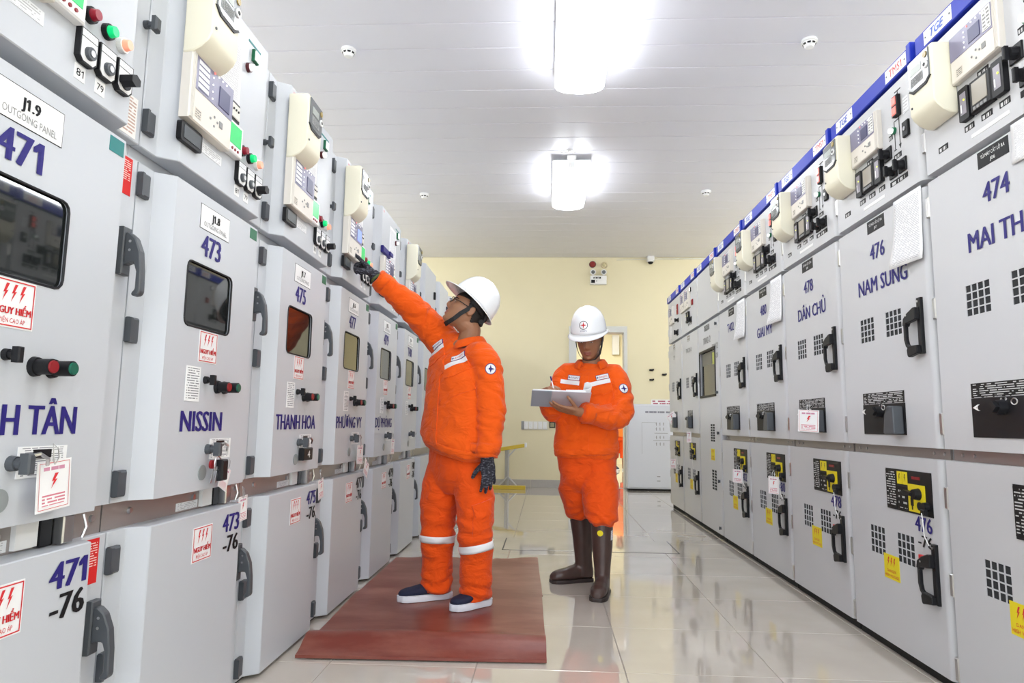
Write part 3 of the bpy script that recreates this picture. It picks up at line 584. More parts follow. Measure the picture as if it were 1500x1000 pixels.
def warning_tag(world, side, w, h, tilt, label, yaw=0.0, lean=0.0):
    """white paper tag with a red bolt, hanging by a wire loop. world = centre of its upper edge; side -1 hangs on the left row, 1 on the right row"""
    o = tag(empty('warning_tag', world, radians(90) if side < 0 else radians(-90)), label, 'tag', 'hanging paper warning tags')
    o.rotation_euler = (radians(lean), radians(tilt), radians((90 if side < 0 else -90)+yaw))
    link('tag_card', cached(('tc', w, h), lambda: MB().prism([(-w/2, -h), (w/2, -h), (w/2, -h*.0), (-w/2, 0)], 0, 0.0012).mesh('tag_card', M_WHITE)), o)
    def pr():
        b = MB(); e = 0.0020
        for q in ((-.44, .44, -.955, -.945), (-.44, .44, -.05, -.04), (-.44, -.43, -.95, -.045), (.43, .44, -.95, -.045)): b.add([(q[0]*w, -e, q[2]*h), (q[1]*w, -e, q[2]*h), (q[1]*w, -e, q[3]*h), (q[0]*w, -e, q[3]*h)], [(0, 1, 2, 3)])
        bolt_geo(b, -0.13*w, -0.56*h, 0.26*w, 0.30*h, e); return b.mesh('tag_print', M_RED)
    link('tag_print', cached(('tp', w, h), pr), o)
    link('tag_text', cached(('tt', w, h), lambda: MB().box(-0.40*w, 0.40*w, 0.0012, 0.0017, -0.90*h, -0.64*h).mesh('tag_text', printmat('tag_text_print', (0.80, 0.80, 0.80), (0.62, 0.2, 0.25), 4, 7, 0.5, 0.40))), o)
    link('tag_text', cached(('tt2', w, h), lambda: MB().box(-0.38*w, 0.38*w, 0.0012, 0.0017, -0.20*h, -0.09*h).mesh('tag_text', printmat('tag_head_print', (0.80, 0.80, 0.80), (0.55, 0.25, 0.35), 1, 7, 0.7, 0.42))), o)
    link('wire_loop', cached(('tw', h), lambda: MB().tube([(0, 0.0, -0.012), (-0.008, -0.004, 0.005), (-0.007, -0.002, 0.025), (0.0, 0.004, 0.034), (0.007, -0.002, 0.025), (0.008, -0.004, 0.005), (0, 0, -0.012)], 0.0013, 6).mesh('wire_loop', M_STEEL)), o)
    return o
def paper_sheet(name, side, ybase, u0, u1, z0, z1, d, label, curl=0.0):
    """sheet of printed paper taped to a door, lower corner lifting a little"""
    x = (-1.145+d) if side < 0 else (1.545-d)
    w, h = u1-u0, z1-z0; mb = MB(); N = 8
    for j in range(N+1):
        for i in range(N+1):
            s, t = i/N, j/N; lift = 0.002+curl*(1-t)**2*(0.35+0.65*(1-s))+0.002*sin(9*t+3*s)*(1-t)
            mb.v.append((s*w-curl*0.35*(1-t)**2*(1-s), -lift, t*h+0.10*h*0))
    for j in range(N):
        for i in range(N): k = j*(N+1)+i; mb.f.append((k, k+1, k+N+2, k+N+1)); mb.m.append(0)
    me = mb.mesh(name, M_PAPER, smooth=True)
    o = tag(link(name, me), label, 'paper', 'printed papers taped to the right-hand cabinets')
    if side < 0: o.location = (x, ybase+u0, z0); o.rotation_euler = (0, 0, radians(90))
    else: o.location = (x, ybase-u0, z0); o.rotation_euler = (0, 0, radians(-90))
    md = o.modifiers.new('thickness', 'SOLIDIFY'); md.thickness = 0.0006
    return o
# ------------------------------------------------------------------ left row
YL0 = 0.94; WL = 0.7976
WIN = (0.203, 0.49, 1.265, 1.465)
ORD_L = ['nearest', 'second', 'third', 'fourth', 'fifth', 'sixth', 'seventh', 'eighth', 'ninth', 'tenth', 'eleventh']
LL = ['light grey cabinet numbered 471 with large red stickers, cut by the left picture edge', 'light grey cabinet numbered 473 with a bunch of keys hanging on its door', 'light grey cabinet numbered 475 with a black padlock on its door', 'light grey cabinet numbered 477 whose relay the reaching worker touches', 'light grey cabinet numbered 479 with a blue clip and no cream meter', 'light grey cabinet numbered T401 just behind the reaching worker']
JL = ['J1.9', 'J1.8', 'J1.7', 'J1.6', 'J1.5', 'J1.4']
for i in range(11):
    y0 = YL0+WL*i
    num, nm, rng = NAMES_L[i] if i < 6 else (None, None, None)
    lab = LL[i] if num else ('plain light grey switchgear cabinet, %s in the left row, behind the reaching worker' % ORD_L[i])
    o = tag(empty('switchgear_cabinet', (-1.145, y0, 0), radians(90)), lab, 'cabinet', 'left row of switchgear cabinets')
    fit(o, 'carcass', 'L0', lambda b: b.box(0.001, 0.797, -1.25, -0.032, 0.04, 2.40), M_GREYL)
    fit(o, 'plinth', 'L1', lambda b: b.box(0.001, 0.797, -1.2, -0.012, 0.0, 0.04), M_PLINTH)
    fit(o, 'control_door', 'L2', ldoor(1.738, 2.40), M_GREYL, bevel=0.0025, segs=1)
    fit(o, 'breaker_door', 'L3', ldoor(0.757, 1.692, WIN), M_GREYL)
    fit(o, 'cable_door', 'L4', ldoor(0.014, 0.684), M_GREYL, bevel=0.0025, segs=1)
    g = fit(o, 'window_pane', 'L5', lambda b: rr(b, WIN[0]+.0005, WIN[1]-.0005, DL-0.03, DL-0.005, WIN[2]+.0005, WIN[3]-.0005, 0.0215), M_GLASS)
    def gasket(b):
        pts = []
        for (cx, cz, st) in ((WIN[0]+.022, WIN[2]+.022, 180), (WIN[1]-.022, WIN[2]+.022, 270), (WIN[1]-.022, WIN[3]-.022, 0), (WIN[0]+.022, WIN[3]-.022, 90)):
            pts += [(cx+0.022*cos(radians(st+30*k)), -DL, cz+0.022*sin(radians(st+30*k))) for k in range(4)]
        return b.tube(pts+[pts[0]], 0.0032, 6)
    fit(g, 'window_gasket', 'L6', gasket, M_BLACK)
    fit(o, 'interlock_strip', 'L7', lambda b: b.box(0.004, 0.796, -0.032, -0.02, 0.684, 0.757), M_ZINC)
    for z in (1.815, 2.325): hinge(o, z)
    for z in (1.63, 1.22, 0.807): hinge(o, z)
    for z in (0.61, 0.345, 0.067): hinge(o, z)
    fit(o, 'thumb_screw', 'L8', lambda b: b.cyl(0.778, 2.087, 0.0, 0.012, 0.012, 0.012, 12).cyl(0.778, 2.087, 0.012, 0.026, 0.009, 0.009, 10).box(0.765, 0.791, 0.026, 0.042, 2.066, 2.108, 0, 0.005), M_DARK)
    lhandle(o, 1.428); lhandle(o, 0.462)
    if i >= 6:
        if i < 10:
            fit(o, 'lock_plate', 'L9', lambda b: b.box(0.55, 0.58, DL, DL+0.02, 2.15, 2.22, 0, 0.004), M_BLACK); fit(o, 'gauge', 'L10', lambda b: b.box(0.2, 0.28, DL, DL+0.012, 1.86, 1.95, 0, 0.004), M_BLACK)
        continue
    # lettering and stickers
    pl = sticker(o, 'name_plate', 0.258, 0.446, 1.582, 1.658, DL, M_WHITE)
    fit(pl, 'plate_border', 'L11', lambda b: b.box(0.256, 0.448, DL, DL+0.0006, 1.580, 1.660), M_INK)
    lettering('plate_lettering', JL[i], 0.325, 0.377, 1.618, 0.026, DL+PROUD+0.0008, M_INK, pl)
    lettering('plate_lettering', 'OUTGOING PANEL', 0.278, 0.428, 1.592, 0.017, DL+PROUD+0.0008, M_INKG, pl, bold=False)
    lettering('number_lettering', num, 0.272 if len(num) == 3 else 0.25, 0.398, 1.497, 0.072, DL+PROUD, M_NAVY, o)
    if nm: lettering('name_lettering', nm, rng[0], rng[1], 0.943, 0.066, DL+PROUD, M_NAVY, o)
    danger_sign(o, 0.30, 0.415, 1.160, 1.260, DL)
    danger_sign(o, 0.345, 0.465, 0.535, 0.643, DL)
    lettering('number_lettering', num, 0.535, 0.657, 0.598, 0.062, DL+PROUD, M_NAVY if i < 3 else M_INK, o)
    lettering('number_lettering', '-76', 0.545, 0.657, 0.530, 0.058, DL+PROUD, M_INK, o)
    sticker(o, 'corner_sticker', 0.605, 0.660, 1.645, 1.684, DL, M_TEAL if i < 1 else M_GREENSTK)
    if i < 2:
        sticker(o, 'red_sticker', 0.712, 0.774, 1.582, 1.686, 0.0, M_REDSTK); sticker(o, 'red_sticker', 0.712, 0.770, 0.565, 0.676, 0.0, M_REDSTK)
    if i > 0: sticker(o, 'instruction_label', 0.237, 0.322, 1.035, 1.143, DL, M_INSTR)
    knob_lock(o, 0.352, 1.105, DL, M_BLACK, 0.62); push_pair(o, 0.432, 1.087, DL)
    q = sticker(o, 'instruction_label', 0.41, 0.553, 0.852, 0.918, DL, M_INSTR)
    fit(q, 'label_window', 'L12', lambda b: b.box(0.452, 0.502, DL+PROUD, DL+0.004, 0.893, 0.911), M_BLACK)
    k = knob_lock(o, 0.395, 0.885, DL, M_DARK, 0.82, 'locking_knob')
    fit(k, 'shackle', 'L13', lambda b: b.tube([(0.392, -DL-0.04, 0.90), (0.41, -DL-0.05, 0.905), (0.43, -DL-0.052, 0.894), (0.438, -DL-0.046, 0.88)], 0.004, 6), M_STEEL)
    fit(o, 'round_port', 'L14', lambda b: b.cyl(0.372, 0.812, DL-0.002, DL+0.003, 0.024, 0.024, 24), mat('grey_port', (0.26, 0.28, 0.28), 0.4))
    # latch in the strip between the doors
    fit(o, 'latch_label', 'L15', lambda b: b.box(0.50, 0.565, -0.02, -0.008, 0.69, 0.755), M_WHITE); fit(o, 'latch_slot', 'L16', lambda b: b.box(0.568, 0.603, -0.02, -0.004, 0.686, 0.755), M_BLACK)
    fit(o, 'latch_hasp', 'L17', lambda b: b.box(0.606, 0.642, -0.02, 0.022, 0.688, 0.752, 0, 0.003).tube([(0.66, -0.03, 0.75), (0.665, -0.036, 0.72), (0.66, -0.03, 0.695)], 0.004, 6), M_STEEL)
    sticker(o, 'strip_label', 0.36, 0.49, 0.690, 0.715, -0.020, M_PALEPRT)
    for u in (0.12, 0.46, 0.76): fit(o, 'strip_screw', ('L18', u), lambda b: b.cyl(u, 0.725, -0.02, -0.014, 0.010, 0.008, 10), M_STEEL)
    # control compartment
    if i != 4: energy_meter(o, 0.087, 2.068, DL, 'L')
    relay(o, 0.092, 0.352, 1.868 if i != 4 else 1.85, 2.085 if i != 4 else 2.06, DL, 'L' if i != 4 else 'L4', -1, lit=(i == 3))
    p = fit(o, 'power_gauge', 'L20', lambda b: rr(b, 0.088, 0.207, DL, DL+0.016, 1.798, 1.858, 0.008), M_BLACK); fit(p, 'gauge_screen', 'L21', lambda b: b.box(0.102, 0.193, DL+0.016, DL+0.018, 1.808, 1.848), mat('dim_lcd', (0.10, 0.11, 0.12), 0.2))
    sticker(o, 'pale_label', 0.225, 0.36, 1.818, 1.850, DL, M_PALEPRT)
    p = fit(o, 'test_block', 'L22', lambda b: rr(b, 0.352, 0.44, DL, DL+0.014, 2.0, 2.068, 0.004), M_BLACK); fit(p, 'block_face', 'L23', lambda b: b.box(0.359, 0.433, DL+0.014, DL+0.018, 2.010, 2.058), M_RELAY)
    for k in range(4): fit(p, 'terminal', ('L24', k), lambda b: b.cyl(0.370+0.017*k, 2.038, DL+0.018, DL+0.021, 0.004, 0.004, 8), M_BLACK)
    p = fit(o, 'panel_meter', 'L25', lambda b: b.box(0.343, 0.452, DL, DL+0.026, 1.878, 1.99, 0, 0.004), M_LAMPW); fit(p, 'green_screen', 'L26', lambda b: b.box(0.358, 0.437, DL+0.026, DL+0.0275, 1.908, 1.978), M_GREENLCD)
    for k in range(3): fit(p, 'meter_key', ('L27', k), lambda b: b.cyl(0.377+0.02*k, 1.893, DL+0.026, DL+0.029, 0.005, 0.005, 8), M_REDKEY)
    indicator(o, 0.492, 1.930, DL, M_REDLAMP, 'Lr'); indicator(o, 0.556, 1.927, DL, M_GRNLAMP, 'Lg'); indicator(o, 0.614, 1.926, DL, M_PNKLAMP, 'Lp', base=M_LAMPW)
    cam_switch(o, 0.456, 0.516, 1.80, 1.882, DL, 'L1'); cam_switch(o, 0.524, 0.584, 1.80, 1.882, DL, 'L2'); cam_switch(o, 0.592, 0.652, 1.80, 1.882, DL, 'L3', True)
    for tx, u in (('81', 0.462), ('79', 0.533)):
        s = sticker(o, 'number_tag', u, u+0.036, 1.760, 1.796, DL, M_WHITE); lettering('tag_lettering', tx, u+0.006, u+0.030, 1.769, 0.019, DL+PROUD+0.0006, M_INK, s, bold=False)
    if i != 4: sticker(o, 'paper_label', 0.275, 0.458, 2.045, 2.30, DL, M_PAPER)
    else:
        sticker(o, 'paper_label', 0.33, 0.52, 1.98, 2.33, DL, M_PAPER); fit(o, 'blue_clip', 'L30', lambda b: b.box(0.10, 0.30, DL, DL+0.02, 2.085, 2.13, 0, 0.004).box(0.25, 0.33, DL+0.02, DL+0.03, 2.10, 2.125), M_NAVY)
    indicator(o, 0.548, 2.315, DL, M_WHTLAMP, 'Lsq', square=True, base=M_GREENSTK); indicator(o, 0.503, 2.25, DL, M_WHTLAMP, 'Lro', square=False, base=mat('maroon_bezel', (0.08, 0.01, 0.015), 0.4), r=0.013)
    fit(o, 'mimic_line', 'L31', lambda b: b.box(0.50, 0.60, DL, DL+0.0012, 2.352, 2.360), M_TEAL)
    lettering('maker_lettering', 'ABB', 0.13, 0.165, 2.368, 0.014, DL+PROUD, M_RED, o, bold=False)
    if i < 1: sticker(o, 'caution_label', 0.70, 0.775, 1.745, 1.86, 0.0, printmat('caution_print', (0.78, 0.76, 0.74), (0.5, 0.35, 0.3), 12, 8))
def LP(i, u, d, z): return (-1.145+d, YL0+WL*i+u, z)
warning_tag(LP(0, 0.472, 0.085, 0.889), -1, 0.10, 0.107, -4, 'square white tag with red bolt hanging from locking knob of cabinet 471')
warning_tag(LP(1, 0.49, 0.075, 0.822), -1, 0.062, 0.075, 24, 'small white tag hanging with keys below cabinet 473 locking knob')
warning_tag(LP(1, 0.69, 0.045, 0.706), -1, 0.07, 0.088, -3, 'white tag hanging over the corner of the lower door numbered 473-76')
warning_tag(LP(2, 0.72, 0.05, 0.70), -1, 0.075, 0.095, -9, 'slightly tilted white tag beside the 475-76 lettering')
warning_tag(LP(3, 0.49, 0.08, 0.845), -1, 0.12, 0.105, 2, 'white tag hanging below the locking knob of cabinet 477')
warning_tag(LP(3, 0.73, 0.06, 0.74), -1, 0.10, 0.09, 28, 'tilted white tag hanging from the latch of cabinet 477')
warning_tag(LP(4, 0.42, 0.10, 0.865), -1, 0.10, 0.10, 3, 'white tag hanging from the locking knob of cabinet 479')
# bunch of keys on 473, small card on 475
o = tag(empty('key_bunch', LP(1, 0.40, 0.085, 0.83), radians(90)), 'bunch of keys with black fob hanging on cabinet 473', 'keys')
link('key_fob', MB().box(-0.006, 0.034, 0.0, 0.022, -0.045, 0.022, 0, 0.005).mesh('key_fob', M_BLACK), o)
link('key_ring', MB().tube([(0.022*cos(a)-0.012, -0.008, 0.022*sin(a)+0.01) for a in [k*pi/8 for k in range(17)]], 0.002, 6).mesh('key_ring', M_STEEL), o)
for k, a in enumerate((-0.5, -0.15)): link('key', MB().prism([(-0.02+0.01*k, 0.0), (-0.01+0.01*k, 0.002), (-0.012+0.01*k+a*0.04, -0.05), (-0.022+0.01*k+a*0.04, -0.05)], 0.004*k, 0.004*k+0.002).mesh('key', M_STEEL), o)
link('red_tab', MB().cyl(-0.026, 0.008, -0.008, 0.0, 0.014, None, 14).mesh('red_tab', M_REDKEY), o)
o = tag(empty('padlock', LP(2, 0.40, 0.055, 0.86), radians(90)), 'black padlock with a white 4 hanging on cabinet 475', 'padlock')
link('lock_body', MB().box(0.0, 0.11, 0.0, 0.024, -0.055, 0.0, 0, 0.004).mesh('lock_body', M_BLACK), o)
link('lock_lettering', text_geo(MB(), '4', 0.04, 0.07, -0.043, 0.032, 0.0255, False).mesh('lock_lettering', M_WHITE), o)
link('shackle', MB().tube([(0.02, -0.012, -0.005), (0.02, -0.012, 0.028), (0.035, -0.012, 0.04), (0.05, -0.012, 0.028), (0.05, -0.012, -0.005)], 0.0035, 6).mesh('shackle', M_STEEL), o)
warning_tag(LP(4, 0.70, 0.03, 0.565), -1, 0.055, 0.09, 0, 'small yellowish tag by the handle of cabinet 479 lower door')
# ------------------------------------------------------------------ right row
DR = 0.025
def gcells(u0, u1, z0, z1, nu=4, nz=4, f=0.85):
    pu, pz = (u1-u0)/(nu-1+f), (z1-z0)/(nz-1+f)
    return [(u0+pu*i, u0+pu*(i+f), z0+pz*j, z0+pz*(j+f)) for i in range(nu) for j in range(nz)]
def rdoor(z0, z1, holes=(), depth=0.0025):
    def fn(mb):
        ua, ub = 0.012, 0.778
        us = sorted({ua, ub, *[h[0] for h in holes], *[h[1] for h in holes]}); zs = sorted({z0, z1, *[h[2] for h in holes], *[h[3] for h in holes]})
        ix = {}
        def vid(i, j):
            if (i, j) not in ix: ix[(i, j)] = len(mb.v); mb.v.append((us[i], -DR, zs[j]))
            return ix[(i, j)]
        for i in range(len(us)-1):
            for j in range(len(zs)-1):
                uc, zc = (us[i]+us[i+1])/2, (zs[j]+zs[j+1])/2
                if any(h[0] < uc < h[1] and h[2] < zc < h[3] for h in holes): continue
                mb.f.append((vid(i, j), vid(i+1, j), vid(i+1, j+1), vid(i, j+1))); mb.m.append(0)
        for h in holes:
            a, b, c, d = h; e = DR-depth
            mb.add([(a, -DR, c), (b, -DR, c), (b, -DR, d), (a, -DR, d), (a, -e, c), (b, -e, c), (b, -e, d), (a, -e, d)], [(0, 4, 5, 1), (1, 5, 6, 2), (2, 6, 7, 3), (3, 7, 4, 0)])
            mb.add([(a, -e, c), (b, -e, c), (b, -e, d), (a, -e, d)], [(0, 1, 2, 3)], 1)
        arc = [(ub+0.026*sin(t), DR-0.026*(1-cos(t))) for t in [radians(15*k) for k in range(7)]]
        prof = arc+[(ub+0.026, -0.02), (ua, -0.02), (ua, DR)]
        n = len(prof); V = [(u, -d, z) for z in (z0, z1) for u, d in prof]
        mb.add(V, [(i, i+1, n+i+1, n+i) for i in range(n-1)]+[tuple(range(n, 2*n)), tuple(reversed(range(n)))])
        return mb
    return fn
def rhandle(o, z, u=0.645):
    """black loop handle on a narrow base plate; z = its lowest point"""
    k = ('rh', z, u)
    p = fit(o, 'handle_plate', k+(0,), lambda b: b.box(u+0.078, u+0.106, DR, DR+0.014, z+0.01, z+0.24, 0, 0.003), M_BLACK)
    def loop(b):
        b.prism([(u+0.082, z+0.20), (u+0.04, z+0.185), (u+0.008, z+0.165), (u, z+0.135), (u+0.02, z+0.128), (u+0.03, z+0.142), (u+0.075, z+0.146), (u+0.10, z+0.15), (u+0.10, z+0.20)], DR+0.012, DR+0.034)
        b.prism([(u, z+0.14), (u, z+0.075), (u+0.012, z+0.045), (u+0.032, z+0.032), (u+0.044, z+0.045), (u+0.026, z+0.056), (u+0.019, z+0.078), (u+0.019, z+0.14)], DR+0.016, DR+0.030)
        b.prism([(u+0.024, z+0.008), (u+0.03, z), (u+0.05, z+0.004), (u+0.098, z+0.012), (u+0.098, z+0.045), (u+0.03, z+0.048), (u+0.02, z+0.03)], DR+0.012, DR+0.032)
        return b
    fit(p, 'loop_lever', k+(1,), loop, M_BLACK, bevel=0.003, segs=1)
    fit(p, 'screw', k+(2,), lambda b: b.cyl(u+0.09, z+0.225, DR+0.014, DR+0.016, 0.005, 0.005, 8), M_STEEL); fit(p, 'screw', k+(3,), lambda b: b.cyl(u+0.065, z+0.17, DR+0.05, DR+0.052, 0.004, 0.004, 8), M_STEEL)
def rotary(o, u, z, d, key, s=0.03):
    p = fit(o, 'rotary_switch', ('rs', key, 0), lambda b: b.box(u-s, u+s, d, d+0.008, z-s, z+s, 0, 0.002), M_BLACK)
    fit(p, 'rotary_knob', ('rs', key, 1), lambda b: b.cyl(u, z, d+0.008, d+0.03, s*0.72, s*0.66, 16).box(u-s*0.22, u+s*0.22, d+0.03, d+0.046, z-s*0.8, z+s*0.8, 0, 0.003), M_BLACK)
def black_tag(o, u0, u1, z, key, h=0.022): fit(o, 'device_tag', ('bt', key), lambda b: b.box(u0, u1, DR, DR+0.0015, z-h/2, z+h/2), M_BLKTAG)
def slim_gauge(o, u0, u1, z0, z1, key):
    p = fit(o, 'slim_test_block', ('sg', key, 0), lambda b: rr(b, u0, u1, DR, DR+0.02, z0, z1, 0.006), M_BLACK)
    fit(p, 'block_window', ('sg', key, 1), lambda b: b.box(u0+0.012, u1-0.012, DR+0.02, DR+0.0215, z0+0.022, z1-0.02), mat('grey_lilac_panel', (0.28, 0.26, 0.30), 0.3))
    fit(p, 'block_led', ('sg', key, 2), lambda b: b.cyl((u0+u1)/2+0.008, (z0+z1)/2+0.012, DR+0.0215, DR+0.024, 0.004, 0.004, 8), mat('yellow_led', (0.7, 0.75, 0.1), 0.3, emit=(0.7, 0.8, 0.1), estr=0.5)); fit(p, 'block_label', ('sg', key, 3), lambda b: b.box(u0+0.016, u0+0.022, DR+0.0215, DR+0.0225, z0+0.03, z0+0.06), M_WHITE)
GR = [(0.203, 0.335), (0.445, 0.578)]
H_UP = sum([gcells(a, b, 1.386, 1.497) for a, b in GR], []); H_LO = sum([gcells(a, b, 0.413, 0.535) for a, b in GR], [])
YR = [1.862, 2.684, 3.510, 4.332, 5.152, 5.969, 6.795, 7.618, 8.44]
RL = ['light grey switchgear cabinet numbered 474 at the right edge of the picture', 'light grey cabinet numbered 476 with a long paper lifting off its door', 'light grey cabinet numbered 478 with a white tag over its black operating panel', 'light grey cabinet numbered 480 with a taped paper and a tag on its lower door', 'light grey cabinet numbered T402 with a taped paper, beside the windowed cabinet',
      'light grey cabinet with tall single door and dark window in the right row', 'light grey cabinet lettered TUC31-2, second from the far end of the right row', 'light grey cabinet at the far end of the right row']
def narrow_grille(o, u0, u1, z0, z1, key):
    fit(o, 'vent_grille', ('ng', key), lambda b: [b.box(q[0], q[1], DR, DR+0.001, q[2], q[3]) for q in gcells(u0, u1, z0, z1, 2, 7, 0.75)] and b, M_INSIDE)
for i in range(8):
    yf = YR[i+1]; full = i < 5; tall = i == 5
    o = tag(empty('switchgear_cabinet', (1.545, yf, 0), radians(-90)), RL[i], 'cabinet', 'right row of switchgear cabinets')
    fit(o, 'carcass', 'R0', lambda b: b.box(0.001, 0.808, -1.25, -0.022, 0.04, 2.50), M_GREYR)
    fit(o, 'plinth', 'R1', lambda b: b.box(0.001, 0.808, -1.2, -0.002, 0.0, 0.04), M_PLINTH)
    fit(o, 'control_door', 'R2', rdoor(1.988, 2.488), [M_GREYR, M_INSIDE], smooth=True, angle=20)
    if tall:
        WN = (0.05, 0.66, 1.262, 1.694)
        fit(o, 'tall_door', 'R3t', rdoor(0.045, 1.958, [WN], 0.02), [M_GREYR, M_INSIDE], smooth=True, angle=20)
        g = fit(o, 'window_pane', 'R4t', lambda b: b.box(WN[0], WN[1], 0.006, 0.010, WN[2], WN[3]), M_GLASS)
        fit(g, 'window_frame', 'R5t', lambda b: [b.box(*q) for q in ((WN[0]-.012, WN[1]+.012, DR, DR+.006, WN[2]-.012, WN[2]+.008), (WN[0]-.012, WN[1]+.012, DR, DR+.006, WN[3]-.008, WN[3]+.012), (WN[0]-.012, WN[0]+.01, DR, DR+.006, WN[2], WN[3]), (WN[1]-.01, WN[1]+.012, DR, DR+.006, WN[2], WN[3]))] and b, M_BLACK)
        fit(g, 'window_notice', 'R6t', lambda b: b.box(0.50, 0.585, 0.010, 0.012, 1.55, 1.66), mat('green_notice', (0.42, 0.45, 0.10), 0.5))
        fit(g, 'window_sheet', 'R6u', lambda b: b.box(0.10, 0.48, 0.010, 0.011, 1.56, 1.68), mat('dim_sheet', (0.12, 0.115, 0.10), 0.4))
        lettering('number_lettering', 'T042-2', 0.21, 0.51, 1.762, 0.066, DR+PROUD, M_INKG, o, bold=True); lettering('number_lettering', 'T042', 0.55, 0.775, 1.675, 0.056, DR+PROUD, M_INKG, o); lettering('number_lettering', '-08', 0.67, 0.775, 1.59, 0.05, DR+PROUD, M_INKG, o)
        sticker(o, 'name_plate', 0.27, 0.47, 1.885, 1.94, DR, M_BLKPRT)
        narrow_grille(o, 0.44, 0.585, 0.84, 0.998, 1); narrow_grille(o, 0.46, 0.62, 0.41, 0.585, 2); danger_sign(o, 0.43, 0.57, 0.67, 0.775, DR, True)
        for z in (1.90, 1.28, 0.92, 0.50, 0.10): fit(o, 'door_lock', ('R7t', z), lambda b: b.cyl(0.73, z, DR, DR+0.012, 0.013, 0.011, 12).box(0.724, 0.736, DR+0.012, DR+0.018, z-0.014, z+0.014), M_DARK)
    else:
        fit(o, 'breaker_door', 'R3', rdoor(0.905, 1.958, H_UP), [M_GREYR, M_INSIDE], smooth=True, angle=20)
        fit(o, 'cable_door', 'R4', rdoor(0.045, 0.862, H_LO), [M_GREYR, M_INSIDE], smooth=True, angle=20)
        fit(o, 'joint_strip', 'R5', lambda b: b.box(0.004, 0.806, -0.022, -0.012, 0.862, 0.905), M_ZINC)
        for u in (0.06, 0.13, 0.70, 0.77): fit(o, 'strip_screw', ('R6', u), lambda b: b.cyl(u, 0.884, -0.012, -0.008, 0.007, 0.006, 8), M_STEEL)
    for z in (2.13, 2.38, 1.86, 1.45, 1.0, 0.72, 0.40, 0.10): fit(o, 'door_hinge', ('R8', z), lambda b: b.box(-0.010, 0.014, 0.0, DR+0.004, z-0.042, z+0.042, 0, 0.004), M_STEEL)
    # blue header with its plates
    fit(o, 'header_strip', 'R9', lambda b: b.box(0.002, 0.775, -0.03, DR+0.012, 2.500, 2.578, 0, 0.004), M_BLUE); fit(o, 'header_joint', 'R10', lambda b: b.box(0.777, 0.807, -0.03, DR+0.022, 2.497, 2.582, 0, 0.003), M_BLUE)
    fit(o, 'header_gap', 'R11', lambda b: b.box(0.002, 0.806, -0.03, DR-0.012, 2.488, 2.500), M_PLINTH)
    for a, b_, tx, m, bold, sl in ((0.07, 0.255, 'TGE', M_LBLUE, True, 0.25), (0.585, 0.76, 'TMS1', M_RED, False, 0.0)):
        p = sticker(o, 'header_plate', a, b_, 2.510, 2.568, DR+0.012, M_WHITE)
        w = b_-a; lettering('plate_lettering', tx, a+w*0.2, b_-w*(0.3 if sl else 0.2), 2.521, 0.036, DR+0.012+PROUD+0.0008, m, p, bold, sl)
        for q in (a+0.012, b_-0.012): fit(p, 'rivet', ('R12', q), lambda b: b.cyl(q, 2.539, DR+0.0132, DR+0.0145, 0.004, 0.004, 8), M_DARK)
    if full:
        num, nm, rng = NAMES_R[i]
        energy_meter(o, 0.075, 2.147, DR, 'R'); relay(o, 0.245, 0.508, 2.247, 2.43, DR, 'R', 1)
        slim_gauge(o, 0.268, 0.325, 2.09, 2.213, 0); slim_gauge(o, 0.452, 0.510, 2.092, 2.215, 1)
        p = fit(o, 'display_meter', 'R20', lambda b: b.box(0.332, 0.446, DR, DR+0.02, 2.092, 2.212, 0, 0.005), M_BLACK)
        fit(p, 'meter_screen', 'R21', lambda b: b.box(0.350, 0.428, DR+0.020, DR+0.022, 2.118, 2.198), mat('warm_lcd', (0.34, 0.31, 0.26), 0.25))
        for k in range(4): fit(p, 'meter_key', ('R22', k), lambda b: b.box(0.353+0.019*k, 0.366+0.019*k, DR+0.020, DR+0.023, 2.099, 2.110), M_INKG)
        rotary(o, 0.553, 2.197, DR, 'RA'); rotary(o, 0.590, 2.103, DR, 'RB'); rotary(o, 0.668, 2.103, DR, 'RC')
        for k, (a, b_, z) in enumerate(((0.10, 0.16, 2.055), (0.265, 0.32, 2.066), (0.36, 0.418, 2.066), (0.455, 0.508, 2.066), (0.555, 0.70, 2.052), (0.355, 0.415, 2.228), (0.60, 0.66, 2.16), (0.60, 0.632, 2.398), (0.60, 0.632, 2.354), (0.565, 0.595, 2.262))): black_tag(o, a, b_, z, k)
        p = fit(o, 'mimic_diagram', 'R23', lambda b: b.box(0.652, 0.656, DR, DR+0.0012, 2.20, 2.448).box(0.63, 0.68, DR, DR+0.0012, 2.445, 2.449).box(0.614, 0.656, DR, DR+0.0012, 2.318, 2.322).box(0.612, 0.616, DR, DR+0.0012, 2.195, 2.32).prism([(0.654, 2.185), (0.664, 2.205), (0.644, 2.205)], DR, DR+0.0012).box(0.604, 0.624, DR, DR+0.0012, 2.19, 2.193), M_INK)
        q = fit(o, 'lamp_frame', 'R24', lambda b: b.box(0.634, 0.676, DR, DR+0.018, 2.328, 2.422, 0, 0.003), M_BLACK)
        for z in (2.397, 2.353): fit(q, 'square_lens', ('R25', z), lambda b: b.box(0.638, 0.667, DR+0.018, DR+0.022, z-0.017, z+0.017, 0, 0.002), M_REDLIT)
        indicator(o, 0.615, 2.279, DR, M_WHTLAMP, 'Rg', base=M_GREENSTK, r=0.012)
        q = fit(o, 'toggle_switch', 'R26', lambda b: b.box(0.692, 0.736, DR, DR+0.012, 2.212, 2.28, 0, 0.003), M_BLACK); fit(q, 'toggle_ring', 'R27', lambda b: b.cyl(0.714, 2.246, DR+0.012, DR+0.015, 0.009, 0.009, 12), M_STEEL)
